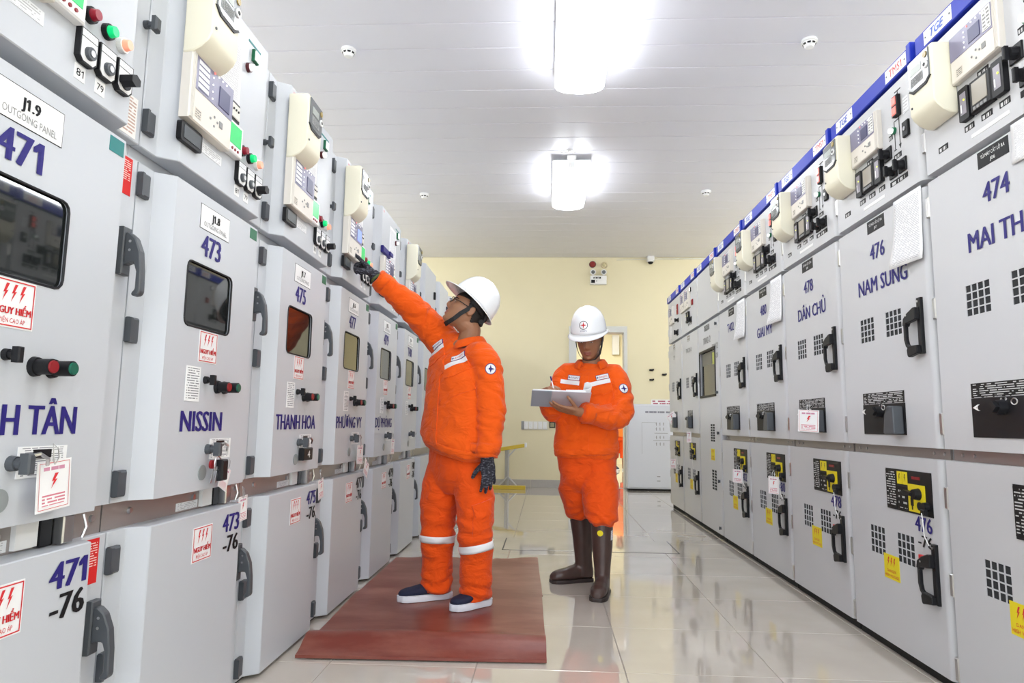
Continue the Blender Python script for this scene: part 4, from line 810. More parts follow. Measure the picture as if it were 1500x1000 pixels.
        sticker(o, 'pale_label', 0.30, 0.50, 2.018, 2.032, DR, M_WHITE); sticker(o, 'pale_label', 0.69, 0.735, 2.32, 2.39, DR, M_PALEPRT)
        pl = sticker(o, 'name_plate', 0.322, 0.482, 1.892, 1.952, DR, M_INK)
        lettering('plate_lettering', 'TỦ MÁY CẮT LỘ RA', 0.34, 0.465, 1.924, 0.013, DR+PROUD+0.0008, M_WHITE, pl, bold=False); lettering('plate_lettering', ('J06', 'J07', 'J08', 'J09', 'J10')[i], 0.388, 0.415, 1.902, 0.013, DR+PROUD+0.0008, M_WHITE, pl, bold=False)
        lettering('number_lettering', num, 0.335 if i < 4 else 0.27, 0.475, 1.763, 0.074, DR+PROUD, M_NAVY, o)
        if nm: lettering('name_lettering', nm, rng[0], rng[1], 1.612, 0.075, DR+PROUD, M_NAVY, o)
        lettering('number_lettering', num if i < 4 else '402', 0.595, 0.722, 0.567, 0.062, DR+PROUD, M_NAVY, o); lettering('number_lettering', '-76' if i < 4 else '-08', 0.612, 0.720, 0.507, 0.048, DR+PROUD, M_INK, o)
    elif not tall:
        lettering('number_lettering', 'TUC31-2' if i == 6 else 'C31', 0.22 if i == 6 else 0.30, 0.50 if i == 6 else 0.40, 1.765, 0.05, DR+PROUD, M_INKG, o)
        sticker(o, 'name_plate', 0.30, 0.42, 1.885, 1.945, DR, printmat('dim_plate', (0.25, 0.23, 0.20), (0.5, 0.5, 0.5), 2, 5))
        if i == 6:
            relay(o, 0.05, 0.27, 2.235, 2.44, DR, 'R6a', 1); relay(o, 0.28, 0.50, 2.235, 2.44, DR, 'R6b', 1)
            slim_gauge(o, 0.32, 0.37, 2.085, 2.20, '6a'); slim_gauge(o, 0.40, 0.45, 2.085, 2.20, '6b'); rotary(o, 0.51, 2.10, DR, 'R6')
            for k in range(3): black_tag(o, 0.36+0.07*k, 0.39+0.07*k, 2.06, ('6', k))
            indicator(o, 0.52, 2.42, DR, M_WHTLAMP, 'R6w', square=True); indicator(o, 0.60, 2.27, DR, M_REDLAMP, 'R6r', square=True, base=M_REDKEY, r=0.02)
        else:
            relay(o, 0.16, 0.42, 2.20, 2.41, DR, 'R7', 1); sticker(o, 'paper_label', 0.10, 0.24, 2.04, 2.19, DR, M_PAPER)
            indicator(o, 0.62, 2.36, DR, M_REDLAMP, 'R7r', square=True, base=M_REDKEY, r=0.02); indicator(o, 0.62, 2.30, DR, M_REDLAMP, 'R7r2', square=True, base=M_REDKEY, r=0.02)
            rotary(o, 0.64, 2.20, DR, 'R7k', 0.025); rotary(o, 0.60, 2.06, DR, 'R7l', 0.035)
    if not tall:
        rhandle(o, 1.272); rhandle(o, 0.293)
        a, b_ = (0.197, 0.572) if full else (0.26, 0.50)
        p = fit(o, 'operating_panel', ('R30', full), lambda b: b.box(a, b_, DR, DR+0.004, 0.953, 1.09, 0, 0.001), M_BLACK)
        fit(p, 'panel_instructions', ('R31', full), lambda b: b.box(a, b_-0.004, DR, DR+0.002, 1.091, 1.143), M_BLKPRT)
        c = a+(b_-a)*0.45
        fit(p, 'rotary_lever', ('R32', full), lambda b: b.cyl(c, 1.055, DR+0.004, DR+0.03, 0.026, 0.022, 18).prism([(c-0.085, 1.055), (c-0.06, 1.066), (c, 1.075), (c+0.02, 1.055), (c, 1.038), (c-0.06, 1.044)], DR+0.022, DR+0.042), M_BLACK, smooth=True)
        fit(p, 'pointer_tip', ('R33', full), lambda b: b.prism([(c-0.10, 1.055), (c-0.072, 1.066), (c-0.072, 1.044)], DR+0.024, DR+0.042), M_WHITE)
        fit(p, 'position_marks', ('R34', full), lambda b: text_geo(text_geo(b, 'O', c-0.012, c-0.002, 1.078, 0.009, DR+0.005, True), 'D', c+0.012, c+0.022, 1.078, 0.009, DR+0.005, True), M_WHITE)
        if i > 0: fit(p, 'lock_cover', ('R35', full), lambda b: b.prism([(b_-0.10, 0.957), (b_-0.01, 0.957), (b_-0.014, 1.075), (b_-0.06, 1.078), (b_-0.085, 1.04)], DR+0.004, DR+0.05), M_DARK, bevel=0.006)
        fit(p, 'key_bow', ('R36', full), lambda b: b.tube([(b_-0.075+0.014*cos(t), -DR-0.056, 1.07+0.010*sin(t)) for t in [k*pi/6 for k in range(13)]], 0.002, 5), M_STEEL)
        a2, b2 = (0.379, 0.735) if full else (0.33, 0.62); k2 = (b2-a2)/0.356
        p = fit(o, 'earthing_panel', ('R40', full), lambda b: b.box(a2, b2, DR, DR+0.003, 0.632, 0.806), M_BLACK)
        fit(p, 'panel_list', ('R41', full), lambda b: b.box(a2, a2+0.085*k2, DR+0.003, DR+0.0038, 0.640, 0.800), M_BLKPRT2); fit(p, 'panel_table', ('R42', full), lambda b: b.box(a2+0.095*k2, a2+0.175*k2, DR+0.003, DR+0.0038, 0.640, 0.735), printmat('table_print', (0.014, 0.013, 0.013), (0.5, 0.5, 0.5), 4, 4, 0.35, 0.5))
        for k in range(2): fit(p, 'symbol_plate', ('R43', full, k), lambda b: b.box(a2+(0.097+0.043*k)*k2, a2+(0.137+0.043*k)*k2, DR+0.003, DR+0.0042, 0.745, 0.798), M_YEL); fit(p, 'symbol_print', ('R44', full, k), lambda b: bolt_geo(b, a2+(0.108+0.043*k)*k2, 0.755, 0.016*k2, 0.034, DR+0.0048) or b, M_INK)
        y = fit(p, 'yellow_plate', ('R45', full), lambda b: b.box(a2+0.185*k2, a2+0.31*k2, DR+0.003, DR+0.006, 0.640, 0.752), M_YEL)
        fit(p, 'rotary_lever', ('R46', full), lambda b: b.cyl(a2+0.265*k2, 0.715, DR+0.006, DR+0.03, 0.024, 0.02, 16).prism([(a2+0.185*k2, 0.718), (a2+0.21*k2, 0.728), (a2+0.26*k2, 0.722), (a2+0.26*k2, 0.708), (a2+0.21*k2, 0.708)], DR+0.02, DR+0.04), M_BLACK)
        fit(p, 'drive_socket', ('R47', full), lambda b: b.cyl(a2+0.272*k2, 0.668, DR+0.006, DR+0.010, 0.017, 0.017, 16), M_BLACK); fit(p, 'earth_symbol', ('R47b', full), lambda b: b.box(a2+0.205*k2, a2+0.225*k2, DR+0.006, DR+0.008, 0.664, 0.696).box(a2+0.212*k2, a2+0.218*k2, DR+0.006, DR+0.008, 0.648, 0.664), M_BLACK)
        fit(p, 'key_lock', ('R48', full), lambda b: b.cyl(a2+0.32*k2, 0.672, DR+0.003, DR+0.022, 0.018, 0.016, 14).box(a2+0.312*k2, a2+0.345*k2, DR+0.016, DR+0.03, 0.640, 0.662, 0, 0.003), M_BLACK); fit(p, 'red_display', ('R49', full), lambda b: b.box(a2+0.215*k2, a2+0.275*k2, DR+0.003, DR+0.005, 0.772, 0.784), M_REDKEY)
        fit(p, 'key_wire', ('R50', full), lambda b: b.tube([(a2+0.325*k2, -DR-0.03, 0.648), (a2+0.338*k2, -DR-0.034, 0.61), (a2+0.335*k2, -DR-0.03, 0.56), (a2+0.345*k2, -DR-0.02, 0.525)], 0.0022, 5), M_WHITE)
        danger_sign(o, 0.318, 0.45, 0.322, 0.427, DR, True)
        if full: fit(o, 'red_seal', 'R51', lambda b: b.box(0.622, 0.656, DR, DR+0.01, 0.43, 0.475, 0, 0.002), M_RED)
def RP(i, u, d, z): return (1.545-d, YR[i+1]-u, z)
def note(i, label, u0=0.573, u1=0.79, z0=1.664, z1=1.968, curl=0.03): return paper_sheet('paper_notice', 1, YR[i+1], u0, u1, z0, z1, DR+0.001, label, curl)
note(0, 'short white paper taped beside the black plate of cabinet 474', 0.50, 0.70, 1.84, 1.975, 0.004)
note(1, 'long printed paper with lifting corner taped on cabinet 476'); note(3, 'long printed paper hiding part of the 480 cabinet name'); note(4, 'narrow-looking printed paper taped beside the T402 number')
warning_tag(RP(2, 0.57, 0.115, 1.075), 1, 0.115, 0.12, 3, 'white tag with red bolt hanging over the black operating panel of cabinet 478', 45)
warning_tag(RP(3, 0.70, 0.09, 0.665), 1, 0.07, 0.11, 1, 'white tag hanging over the number of lower door 480-76', 45)
warning_tag(RP(4, 0.70, 0.09, 0.655), 1, 0.08, 0.10, 2, 'broad white tag on the lower door of cabinet T402', 45)
warning_tag(RP(7, 0.36, 0.09, 1.12), 1, 0.12, 0.12, -35, 'tilted white tag on the operating panel of the farthest right cabinet', 50)
warning_tag(RP(6, 0.56, 0.08, 0.92), 1, 0.05, 0.11, 0, 'white tag hanging between the two doors of cabinet TUC31-2', 50)
warning_tag(RP(7, 0.53, 0.09, 0.60), 1, 0.075, 0.11, 0, 'white tag hanging from the yellow panel of the farthest right cabinet', 50)
# ------------------------------------------------------------------ people
from mathutils.bvhtree import BVHTree
import numpy as np
def V(*a): return Vector(a if len(a) == 3 else a[0])
def ring_loft(mb, rings, n=28, p=2.4):
    """closed surface through superelliptic rings (centre, half axis A, half axis B)"""
    o = len(mb.v)
    for c, A, B in rings:
        for k in range(n):
            t = 2*pi*k/n; ca, sa = cos(t), sin(t)
            x = math.copysign(abs(ca)**(2/p), ca); y = math.copysign(abs(sa)**(2/p), sa)
            mb.v.append(tuple(c+A*x+B*y))
    m = len(rings)
    for j in range(m-1):
        for k in range(n): mb.f.append((o+j*n+k, o+j*n+(k+1) % n, o+(j+1)*n+(k+1) % n, o+(j+1)*n+k)); mb.m.append(0)
    mb.f.append(tuple(reversed([o+k for k in range(n)]))); mb.m.append(0)
    mb.f.append(tuple([o+(m-1)*n+k for k in range(n)])); mb.m.append(0)
    return mb
def chain(mb, pts, rad, n=14, caps=(True, True), sub=5, flat=None):
    """limb: smooth tube of varying radius with round ends; flat=(direction, factor) squashes the section"""
    P = [V(p) for p in pts]; Q = []; R = []
    for i in range(len(P)-1):
        p0 = P[max(i-1, 0)]; p1 = P[i]; p2 = P[i+1]; p3 = P[min(i+2, len(P)-1)]
        for s in range(sub):
            t = s/sub
            Q.append(0.5*((2*p1)+(p2-p0)*t+(2*p0-5*p1+4*p2-p3)*t*t+(3*p1-p0-3*p2+p3)*t**3)); R.append(rad[i]*(1-t)+rad[i+1]*t)
    Q.append(P[-1]); R.append(rad[-1])
    rings = []
    def frame(i):
        return (Q[min(i+1, len(Q)-1)]-Q[max(i-1, 0)]).normalized()
    a = None; seq = []
    if caps[0]:
        t0 = frame(0); seq += [(Q[0]-t0*R[0]*cos(x), R[0]*sin(x), t0) for x in (0.25, 0.7, 1.15)]
    seq += [(Q[i], R[i], frame(i)) for i in range(len(Q))]
    if caps[1]:
        t1 = frame(len(Q)-1); seq += [(Q[-1]+t1*R[-1]*cos(x), R[-1]*sin(x), t1) for x in (1.15, 0.7, 0.25)]
    for c, r, t in seq:
        if a is None: a = Vector((0, 0, 1)) if abs(t.z) < 0.85 else Vector((0, 1, 0))
        a = (a-t*a.dot(t)).normalized(); b = t.cross(a)
        A, B = a*r, b*r
        if flat:
            d, k = flat; A = A-d*(A.dot(d)*(1-k)); B = B-d*(B.dot(d)*(1-k))
        rings.append((c, A, B))
    return ring_loft(mb, rings, n, 2.0)
def remesh(mb, voxel, it=6, fac=0.5):
    me = mb.mesh('tmp', M_WHITE); o = bpy.data.objects.new('tmp', me); COL.objects.link(o)
    r = o.modifiers.new('r', 'REMESH'); r.mode = 'VOXEL'; r.voxel_size = voxel; r.adaptivity = 0.0
    if it: s = o.modifiers.new('s', 'SMOOTH'); s.iterations = it; s.factor = fac
    bpy.context.view_layer.update()
    e = bpy.data.meshes.new_from_object(o.evaluated_get(bpy.context.evaluated_depsgraph_get()))
    bpy.data.objects.remove(o); bpy.data.meshes.remove(me)
    e.polygons.foreach_set('use_smooth', [True]*len(e.polygons)); e.materials.clear()
    return e
def displace(me, fn):
    n = len(me.vertices); nr = [v.normal.copy() for v in me.vertices]
    for v, k in zip(me.vertices, nr): v.co = v.co+k*fn(v.co, k)
    me.update()
def bvh_of(me): return BVHTree.FromPolygons([v.co.copy() for v in me.vertices], [tuple(p.vertices) for p in me.polygons])
def cast(bvh, p, d, far=0.35, back=None):
    h = bvh.ray_cast(p-d*far, d, far+(0.3 if back is None else back))
    return h[0]
def decal(parent, bvh, c, d, up, w, h, name, m, off=0.0025, nx=8, ny=5, th=0.0015, shape=None):
    """cloth patch lying on a garment: grid projected along d"""
    d = d.normalized(); rt = d.cross(up).normalized(); u = rt.cross(d).normalized(); mb = MB(); pts = []
    for j in range(ny+1):
        for i in range(nx+1):
            s, t = i/nx-0.5, j/ny-0.5
            if shape: s, t = shape(s, t)
            p = c+rt*(s*w)+u*(t*h); q = cast(bvh, p, d)
            pts.append((q if q is not None else p)-d*off)
    W = nx+1; N = len(pts); mb.v = [tuple(p) for p in pts]+[tuple(p+d*(th+off)) for p in pts]
    for j in range(ny):
        for i in range(nx): k = j*W+i; mb.f.append((k, k+1, k+W+1, k+W))
    for i in range(nx): mb.f += [(i, i+1, N+i+1, N+i), (ny*W+i, N+ny*W+i, N+ny*W+i+1, ny*W+i+1)]
    for j in range(ny): mb.f += [(j*W, N+j*W, N+(j+1)*W, (j+1)*W), (j*W+nx, (j+1)*W+nx, N+(j+1)*W+nx, N+j*W+nx)]
    mb.m = [0]*len(mb.f)
    return link(name, mb.mesh(name, m, smooth=True), parent)
def decal_poly(parent, bvh, c, d, up, polys, name, m, off=0.0045):
    """flat print (lists of 2-d polygons) thrown onto a garment"""
    d = d.normalized(); rt = d.cross(up).normalized(); u = rt.cross(d).normalized(); mb = MB()
    for poly, faces in polys:
        vs = []
        for s, t in poly:
            p = c+rt*s+u*t; q = cast(bvh, p, d); vs.append((q if q is not None else p)-d*off)
        mb.add(vs, faces)
    return link(name, mb.mesh(name, m), parent)
def text_poly(body, u0, u1, z0, cap, bold=True):
    vs, fs = TXT[(body, bold)]; xa = min(v.x for v in vs); xb = max(v.x for v in vs); s = (u1-u0)/(xb-xa); k = cap/CAP
    return ([(u0+(v.x-xa)*s, z0+v.y*k) for v in vs], [q for q in fs if all(vs[i].z < 0.00015 for i in q)])
def disc(r, n=20, ri=None, cx=0, cy=0):
    if ri is None: return ([(cx+r*cos(2*pi*k/n), cy+r*sin(2*pi*k/n)) for k in range(n)], [tuple(range(n))])
    return ([(cx+q*cos(2*pi*k/n), cy+q*sin(2*pi*k/n)) for q in (r, ri) for k in range(n)], [(k, (k+1) % n, n+(k+1) % n, n+k) for k in range(n)])
def star4(r, w): 
    pts = []
    for k in range(8): q = r if k % 2 == 0 else w; pts.append((q*sin(k*pi/4), q*cos(k*pi/4)))
    return (pts, [tuple(range(8))])
def band(parent, bvh, c, axis, ref, r0, w, name, m, off=0.003, n=40, tilt=0.0):
    """reflective tape around a trouser leg or a cuff"""
    axis = axis.normalized(); a = (ref-axis*ref.dot(axis)).normalized(); b = axis.cross(a); mb = MB(); pts = []
    for k in range(n):
        t = 2*pi*k/n; d = a*cos(t)+b*sin(t)
        for s in (-0.5, -0.17, 0.17, 0.5):
            p = c+axis*(s*w+tilt*cos(t)); q = bvh.ray_cast(p+d*r0, -d, r0)[0]
            if q is None: q = p+d*r0*0.7
            pts.append(tuple(q+d*off))
    mb.add(pts, [(4*k+j, 4*k+j+1, (4*k+5+j) % (4*n), (4*k+4+j) % (4*n)) for k in range(n) for j in range(3)])
    o = link(name, mb.mesh(name, m, smooth=True), parent); md = o.modifiers.new('thickness', 'SOLIDIFY'); md.thickness = 0.002; return o

# materials of the workers
def cloth(name, col, dark=0.82, bump=0.85):
    m = mat(name, col, 0.78, spec=0.2); nt = m.node_tree; b = nt.nodes['Principled BSDF']; L = nt.links.new
    b.inputs['Sheen Weight'].default_value = 0.12
    tc = nt.nodes.new('ShaderNodeTexCoord'); n = nt.nodes.new('ShaderNodeTexNoise'); n.inputs['Scale'].default_value = 9; n.inputs['Detail'].default_value = 6; n.inputs['Distortion'].default_value = 0.8
    mp = nt.nodes.new('ShaderNodeMapping'); mp.inputs['Scale'].default_value = (1, 1, 1.7); L(tc.outputs['Object'], mp.inputs['Vector']); L(mp.outputs[0], n.inputs['Vector'])
    n2 = nt.nodes.new('ShaderNodeTexNoise'); n2.inputs['Scale'].default_value = 420; n2.inputs['Detail'].default_value = 2; L(tc.outputs['Object'], n2.inputs['Vector'])
    b1 = nt.nodes.new('ShaderNodeBump'); b1.inputs['Strength'].default_value = bump; b1.inputs['Distance'].default_value = 0.03; L(n.outputs['Fac'], b1.inputs['Height'])
    b2 = nt.nodes.new('ShaderNodeBump'); b2.inputs['Strength'].default_value = 0.12; b2.inputs['Distance'].default_value = 0.002; L(n2.outputs['Fac'], b2.inputs['Height']); L(b1.outputs[0], b2.inputs['Normal']); L(b2.outputs[0], b.inputs['Normal'])
    return m
M_ORANGE = cloth('orange_workwear', (0.80, 0.098, 0.004)); M_ORANGET = cloth('orange_trousers', (0.76, 0.078, 0.004)); M_ORANGE3 = cloth('pale_orange_workwear', (0.80, 0.20, 0.03))
M_SKIN = mat('tan_skin', (0.31, 0.145, 0.075), 0.5, bump=0.05, bscale=300); M_SKIN.node_tree.nodes['Principled BSDF'].inputs['Subsurface Weight'].default_value = 0.06
M_SKIN.node_tree.nodes['Principled BSDF'].inputs['Subsurface Radius'].default_value = (0.01, 0.004, 0.002)
M_LIPS = mat('lips', (0.27, 0.095, 0.07), 0.45)
M_HAIR = mat('black_hair', (0.012, 0.01, 0.009), 0.55, bump=0.5, bscale=500)
M_HELM = mat('white_hard_hat', (0.86, 0.87, 0.88), 0.22, coat=0.3)
M_STRAP = mat('black_webbing', (0.012, 0.012, 0.013), 0.7)
M_EYEW = mat('eye_white', (0.7, 0.68, 0.64), 0.2); M_IRIS = mat('dark_iris', (0.015, 0.009, 0.006), 0.1)
M_REFL = mat('silver_reflective_tape', (0.78, 0.79, 0.80), 0.35)
M_PATCH = mat('white_patch', (0.78, 0.78, 0.79), 0.7); M_PATCHB = mat('purple_patch_edge', (0.08, 0.035, 0.16), 0.7)
M_NAVYSH = mat('navy_canvas', (0.012, 0.016, 0.045), 0.75, bump=0.2, bscale=700); M_SOLE = mat('white_rubber_sole', (0.72, 0.74, 0.80), 0.5)
M_BOOT = mat('brown_rubber_boot', (0.062, 0.036, 0.030), 0.32, var=0.15, vscale=14); M_BOOTS = mat('dark_boot_sole', (0.03, 0.02, 0.018), 0.5)
def glove_mat():
    m = mat('knit_work_glove', (0.03, 0.03, 0.04), 0.85); nt = m.node_tree; b = nt.nodes['Principled BSDF']; L = nt.links.new
    tc = nt.nodes.new('ShaderNodeTexCoord'); n = nt.nodes.new('ShaderNodeTexNoise'); n.inputs['Scale'].default_value = 70; n.inputs['Detail'].default_value = 3
    mp = nt.nodes.new('ShaderNodeMapping'); mp.inputs['Scale'].default_value = (1, 1, 2.4); mp.inputs['Rotation'].default_value = (0, 0.5, 0.3); L(tc.outputs['Object'], mp.inputs['Vector']); L(mp.outputs[0], n.inputs['Vector'])
    r = nt.nodes.new('ShaderNodeValToRGB'); e = r.color_ramp.elements; e[0].position = 0.52; e[0].color = (0.018, 0.018, 0.026, 1); e[1].position = 0.72; e[1].color = (0.17, 0.17, 0.21, 1)
    L(n.outputs['Fac'], r.inputs['Fac']); L(r.outputs['Color'], b.inputs['Base Color']); return m
M_GLOVE = glove_mat()

HT = [(-0.118, 0.012, -0.062, -0.03), (-0.112, 0.028, -0.076, -0.012), (-0.100, 0.042, -0.086, 0.018), (-0.085, 0.052, -0.089, 0.042), (-0.065, 0.061, -0.089, 0.064), (-0.045, 0.068, -0.090, 0.082), (-0.02, 0.073, -0.092, 0.094),
      (0.01, 0.0755, -0.094, 0.100), (0.04, 0.0745, -0.092, 0.099), (0.065, 0.068, -0.082, 0.090), (0.085, 0.057, -0.066, 0.074), (0.102, 0.040, -0.044, 0.052), (0.112, 0.022, -0.022, 0.028), (0.115, 0.006, -0.004, 0.008)]
def head_pt(z, th):
    for i in range(len(HT)-1):
        if HT[i][0] <= z <= HT[i+1][0]: break
    t = (z-HT[i][0])/(HT[i+1][0]-HT[i][0]); w, yf, yb = [HT[i][k]*(1-t)+HT[i+1][k]*t for k in (1, 2, 3)]
    c, s = cos(th), sin(th); p = 2.25
    x = w*math.copysign(abs(c)**(2/p), c); yy = math.copysign(abs(s)**(2/p), s); ym = (yf+yb)/2
    y = ym+yy*(yb-yf)/2
    if s < 0:
        g = lambda a, b, sa, sb: math.exp(-((x-a)/sa)**2-((z-b)/sb)**2)
        f = min(1.0, -s*1.6)
        nz = max(0, 1-abs((z+0.005)/0.042)**2.2) if z > -0.047 else 0
        ramp = 0.30+0.70*max(0, min(1, (0.022-z)/0.055))
        dy = -0.035*nz*ramp*math.exp(-(x/(0.0095+0.006*max(0, min(1, (0.01-z)/0.04))))**2)
        dy += 0.0085*(g(0.031, 0.008, 0.017, 0.011)+g(-0.031, 0.008, 0.017, 0.011)) - 0.004*g(0.028, 0.028, 0.024, 0.008) - 0.004*g(-0.028, 0.028, 0.024, 0.008)
        dy += -0.011*g(0, -0.058, 0.021, 0.006)-0.012*g(0, -0.073, 0.018, 0.007)+0.005*g(0, -0.0655, 0.022, 0.0028)+0.003*g(0, -0.084, 0.02, 0.006)-0.009*g(0, -0.100, 0.018, 0.012)
        dy += -0.004*(g(0.045, -0.022, 0.018, 0.02)+g(-0.045, -0.022, 0.018, 0.02))
        y += dy*f
    return Vector((x, y, z))
def head_grid(mb, T, off=0.0, keep=None, nz=70, nt=84):
    o = len(mb.v); zs = [-0.118+0.233*(0.5-0.5*cos(pi*j/nz)) for j in range(nz+1)]
    loc = []
    for z in zs:
        for k in range(nt):
            q = head_pt(min(z, 0.1149), 2*pi*k/nt); loc.append(q)
            c = Vector((0, 0, 0)); e = (q-c).normalized()*off; mb.v.append(tuple(T @ (q+e)))
    for j in range(nz):
        for k in range(nt):
            a = (j*nt+k, j*nt+(k+1) % nt, (j+1)*nt+(k+1) % nt, (j+1)*nt+k)
            if keep and not all(keep(loc[i]) for i in a): continue
            mb.f.append(tuple(o+i for i in a)); mb.m.append(0)
    if not keep: mb.f += [tuple(reversed([o+k for k in range(nt)])), tuple(o+nz*nt+k for k in range(nt))]; mb.m += [0, 0]
def frame_m(c, F, up=Vector((0, 0, 1))):
    """local x = person's left, y = back, z = up"""
    F = F.normalized(); U = (up-F*up.dot(F)).normalized(); Lf = U.cross(F).normalized()
    return Matrix(((Lf.x, -F.x, U.x, c.x), (Lf.y, -F.y, U.y, c.y), (Lf.z, -F.z, U.z, c.z), (0, 0, 0, 1)))
def ears(mb, T, s=1):
    for sx in (-1, 1):
        c = Vector((sx*0.079, 0.014, -0.002)); n = 12
        rings = [(T @ (c+Vector((sx*0.006*k, 0.004*k, 0))), (T.to_3x3() @ Vector((0.0, 0.019*f, 0.004*f))), (T.to_3x3() @ Vector((sx*0.004*f, 0, 0.031*f)))) for k, f in ((-2, 0.5), (-0.5, 0.85), (0.8, 1.0), (1.6, 0.86))]
        ring_loft(mb, rings, 16, 2.0)
FING = [(0.030, 0.086, (0.044, 0.027, 0.021), 0.0088), (0.010, 0.091, (0.048, 0.030, 0.022), 0.0092), (-0.010, 0.087, (0.044, 0.028, 0.021), 0.0088), (-0.029, 0.078, (0.034, 0.021, 0.018), 0.0078)]
def hand(mb, W, fdir, pdir, right, curls, thumb=(0.3, 0.3), spread=0.06, fat=1.0, sc=1.0):
    """palm and five fingers. fdir along the fingers, pdir out of the palm; curls = bend in rad per finger joint; thumb = (abduction, flexion)"""
    Y = fdir.normalized(); Z = (pdir-Y*pdir.dot(Y)).normalized(); X = Y.cross(Z) if right else Z.cross(Y)   # X to the thumb side
    L = lambda x, y, z: W+(X*x+Y*y+Z*z)*sc
    for x, y, ls, r in FING: chain(mb, [L(x*0.55, -0.005, 0), L(x*0.85, y*0.5, 0.0), L(x, y, 0)], [0.0165*sc*fat, 0.0150*sc*fat, r*1.22*sc*fat], 12)
    chain(mb, [L(-0.012, 0.01, 0.004), L(-0.024, 0.045, 0.010)], [0.015*sc*fat, 0.012*sc*fat], 10); chain(mb, [L(0.012, 0.012, 0.006), L(0.03, 0.04, 0.012)], [0.016*sc*fat, 0.013*sc*fat], 10)
    for i, (x, y, ls, r) in enumerate(FING):
        p = L(x, y, 0); a = 0.0; cu = curls[i]; cu = cu if isinstance(cu, tuple) else (cu, cu*1.05, cu*0.7); pts = [p]; sp = spread*(1.5-i)
        for l, c in zip(ls, cu):
            a += c; p = p+(Y*cos(a)*cos(sp)+X*sin(sp)*cos(a)+Z*sin(a))*l*sc; pts.append(p)
        chain(mb, pts, [r*1.12*sc*fat, r*1.0*sc*fat, r*0.94*sc*fat, r*0.80*sc*fat], 12)
    ab, fx = thumb; p = L(0.024, 0.022, 0.008); pts = [p]; d0 = (X*cos(0.9-ab)+Y*sin(0.9-ab)+Z*0.25).normalized()
    for k, l in enumerate((0.040, 0.033, 0.026)):
        d = (d0+Z*fx*k+Y*(0.25*k)-X*(fx*0.5*k)).normalized(); p = p+d*l*sc; pts.append(p)
    chain(mb, pts, [0.0150*sc*fat, 0.0122*sc*fat, 0.0108*sc*fat, 0.0088*sc*fat], 12)
    return X, Y, Z
def helmet(parent, T, emblem=True, ridge=True):
    """hard hat; T: local x left, y back, z up, origin in the middle of the rim"""
    mb = MB(); n = 48; prof = []
    for t in [k/16 for k in range(17)]:
        a = t*pi/2; prof.append((cos(a)**0.78 if t < 1 else 0.0, sin(a)))
    rx, ryf, ryb, hh = 0.112, 0.132, 0.142, 0.158
    for r, h in prof:
        for k in range(n):
            th = 2*pi*k/n; c, s = cos(th), sin(th); ry = ryb if s > 0 else ryf
            x = rx*r*c; y = ry*r*s; z = hh*h
            if ridge:
                for x0, am, sg in ((0.0, 0.004, 0.019), (0.045, 0.0028, 0.008), (-0.045, 0.0028, 0.008)):
                    z += am*math.exp(-((x-x0)/sg)**2)*max(0, min(1, h*2.0-0.55)); 
            mb.v.append((x, y, z))
    m = len(prof)
    for j in range(m-1):
        for k in range(n): mb.f.append((j*n+k, j*n+(k+1) % n, (j+1)*n+(k+1) % n, (j+1)*n+k))
    # rim and visor
    o = len(mb.v); rows = []
    for q, dz in ((0.0, 0.0), (0.5, -0.004), (1.0, -0.010)):
        for k in range(n):
            th = 2*pi*k/n; c, s = cos(th), sin(th); ry = ryb if s > 0 else ryf
            ext = 0.014+(0.046*max(0, -s)**2.2 if s < 0 else 0.006*s)
            mb.v.append(((rx+ext*q*0.9)*c, (ry+ext*q)*s, dz-(0.018*q*max(0, -s)**2 if s < 0 else 0.0)))
    for j in range(2):
        for k in range(n): mb.f.append((o+(j+1)*n+k, o+(j+1)*n+(k+1) % n, o+j*n+(k+1) % n, o+j*n+k))
    mb.m = [0]*len(mb.f); mb.v = [tuple(T @ Vector(v)) for v in mb.v]
    bm_o = link('hard_hat', mb.mesh('hard_hat', M_HELM, smooth=True, angle=50), parent)
    md = bm_o.modifiers.new('shell', 'SOLIDIFY'); md.thickness = 0.003; md.offset = -1
    bv = BVHTree.FromPolygons([Vector(v) for v in mb.v], mb.f)
    if emblem:
        R = T.to_3x3(); d = R @ Vector((0, 1, -0.25)); c = T @ Vector((0, -0.12, 0.058)); up = R @ Vector((0, 0, 1))
        e = decal_poly(bm_o, bv, c, d, up, [disc(0.027, 24, 0.0235)], 'emblem_ring', M_INK, 0.0012); decal_poly(bm_o, bv, c, d, up, [star4(0.021, 0.0055)], 'emblem_star', M_RED, 0.0012)
        decal_poly(bm_o, bv, c-up*0.036, d, up, [text_poly('EVNSPC', -0.021, 0.021, -0.004, 0.008)], 'emblem_lettering', M_NAVY, 0.0012)
    return bm_o
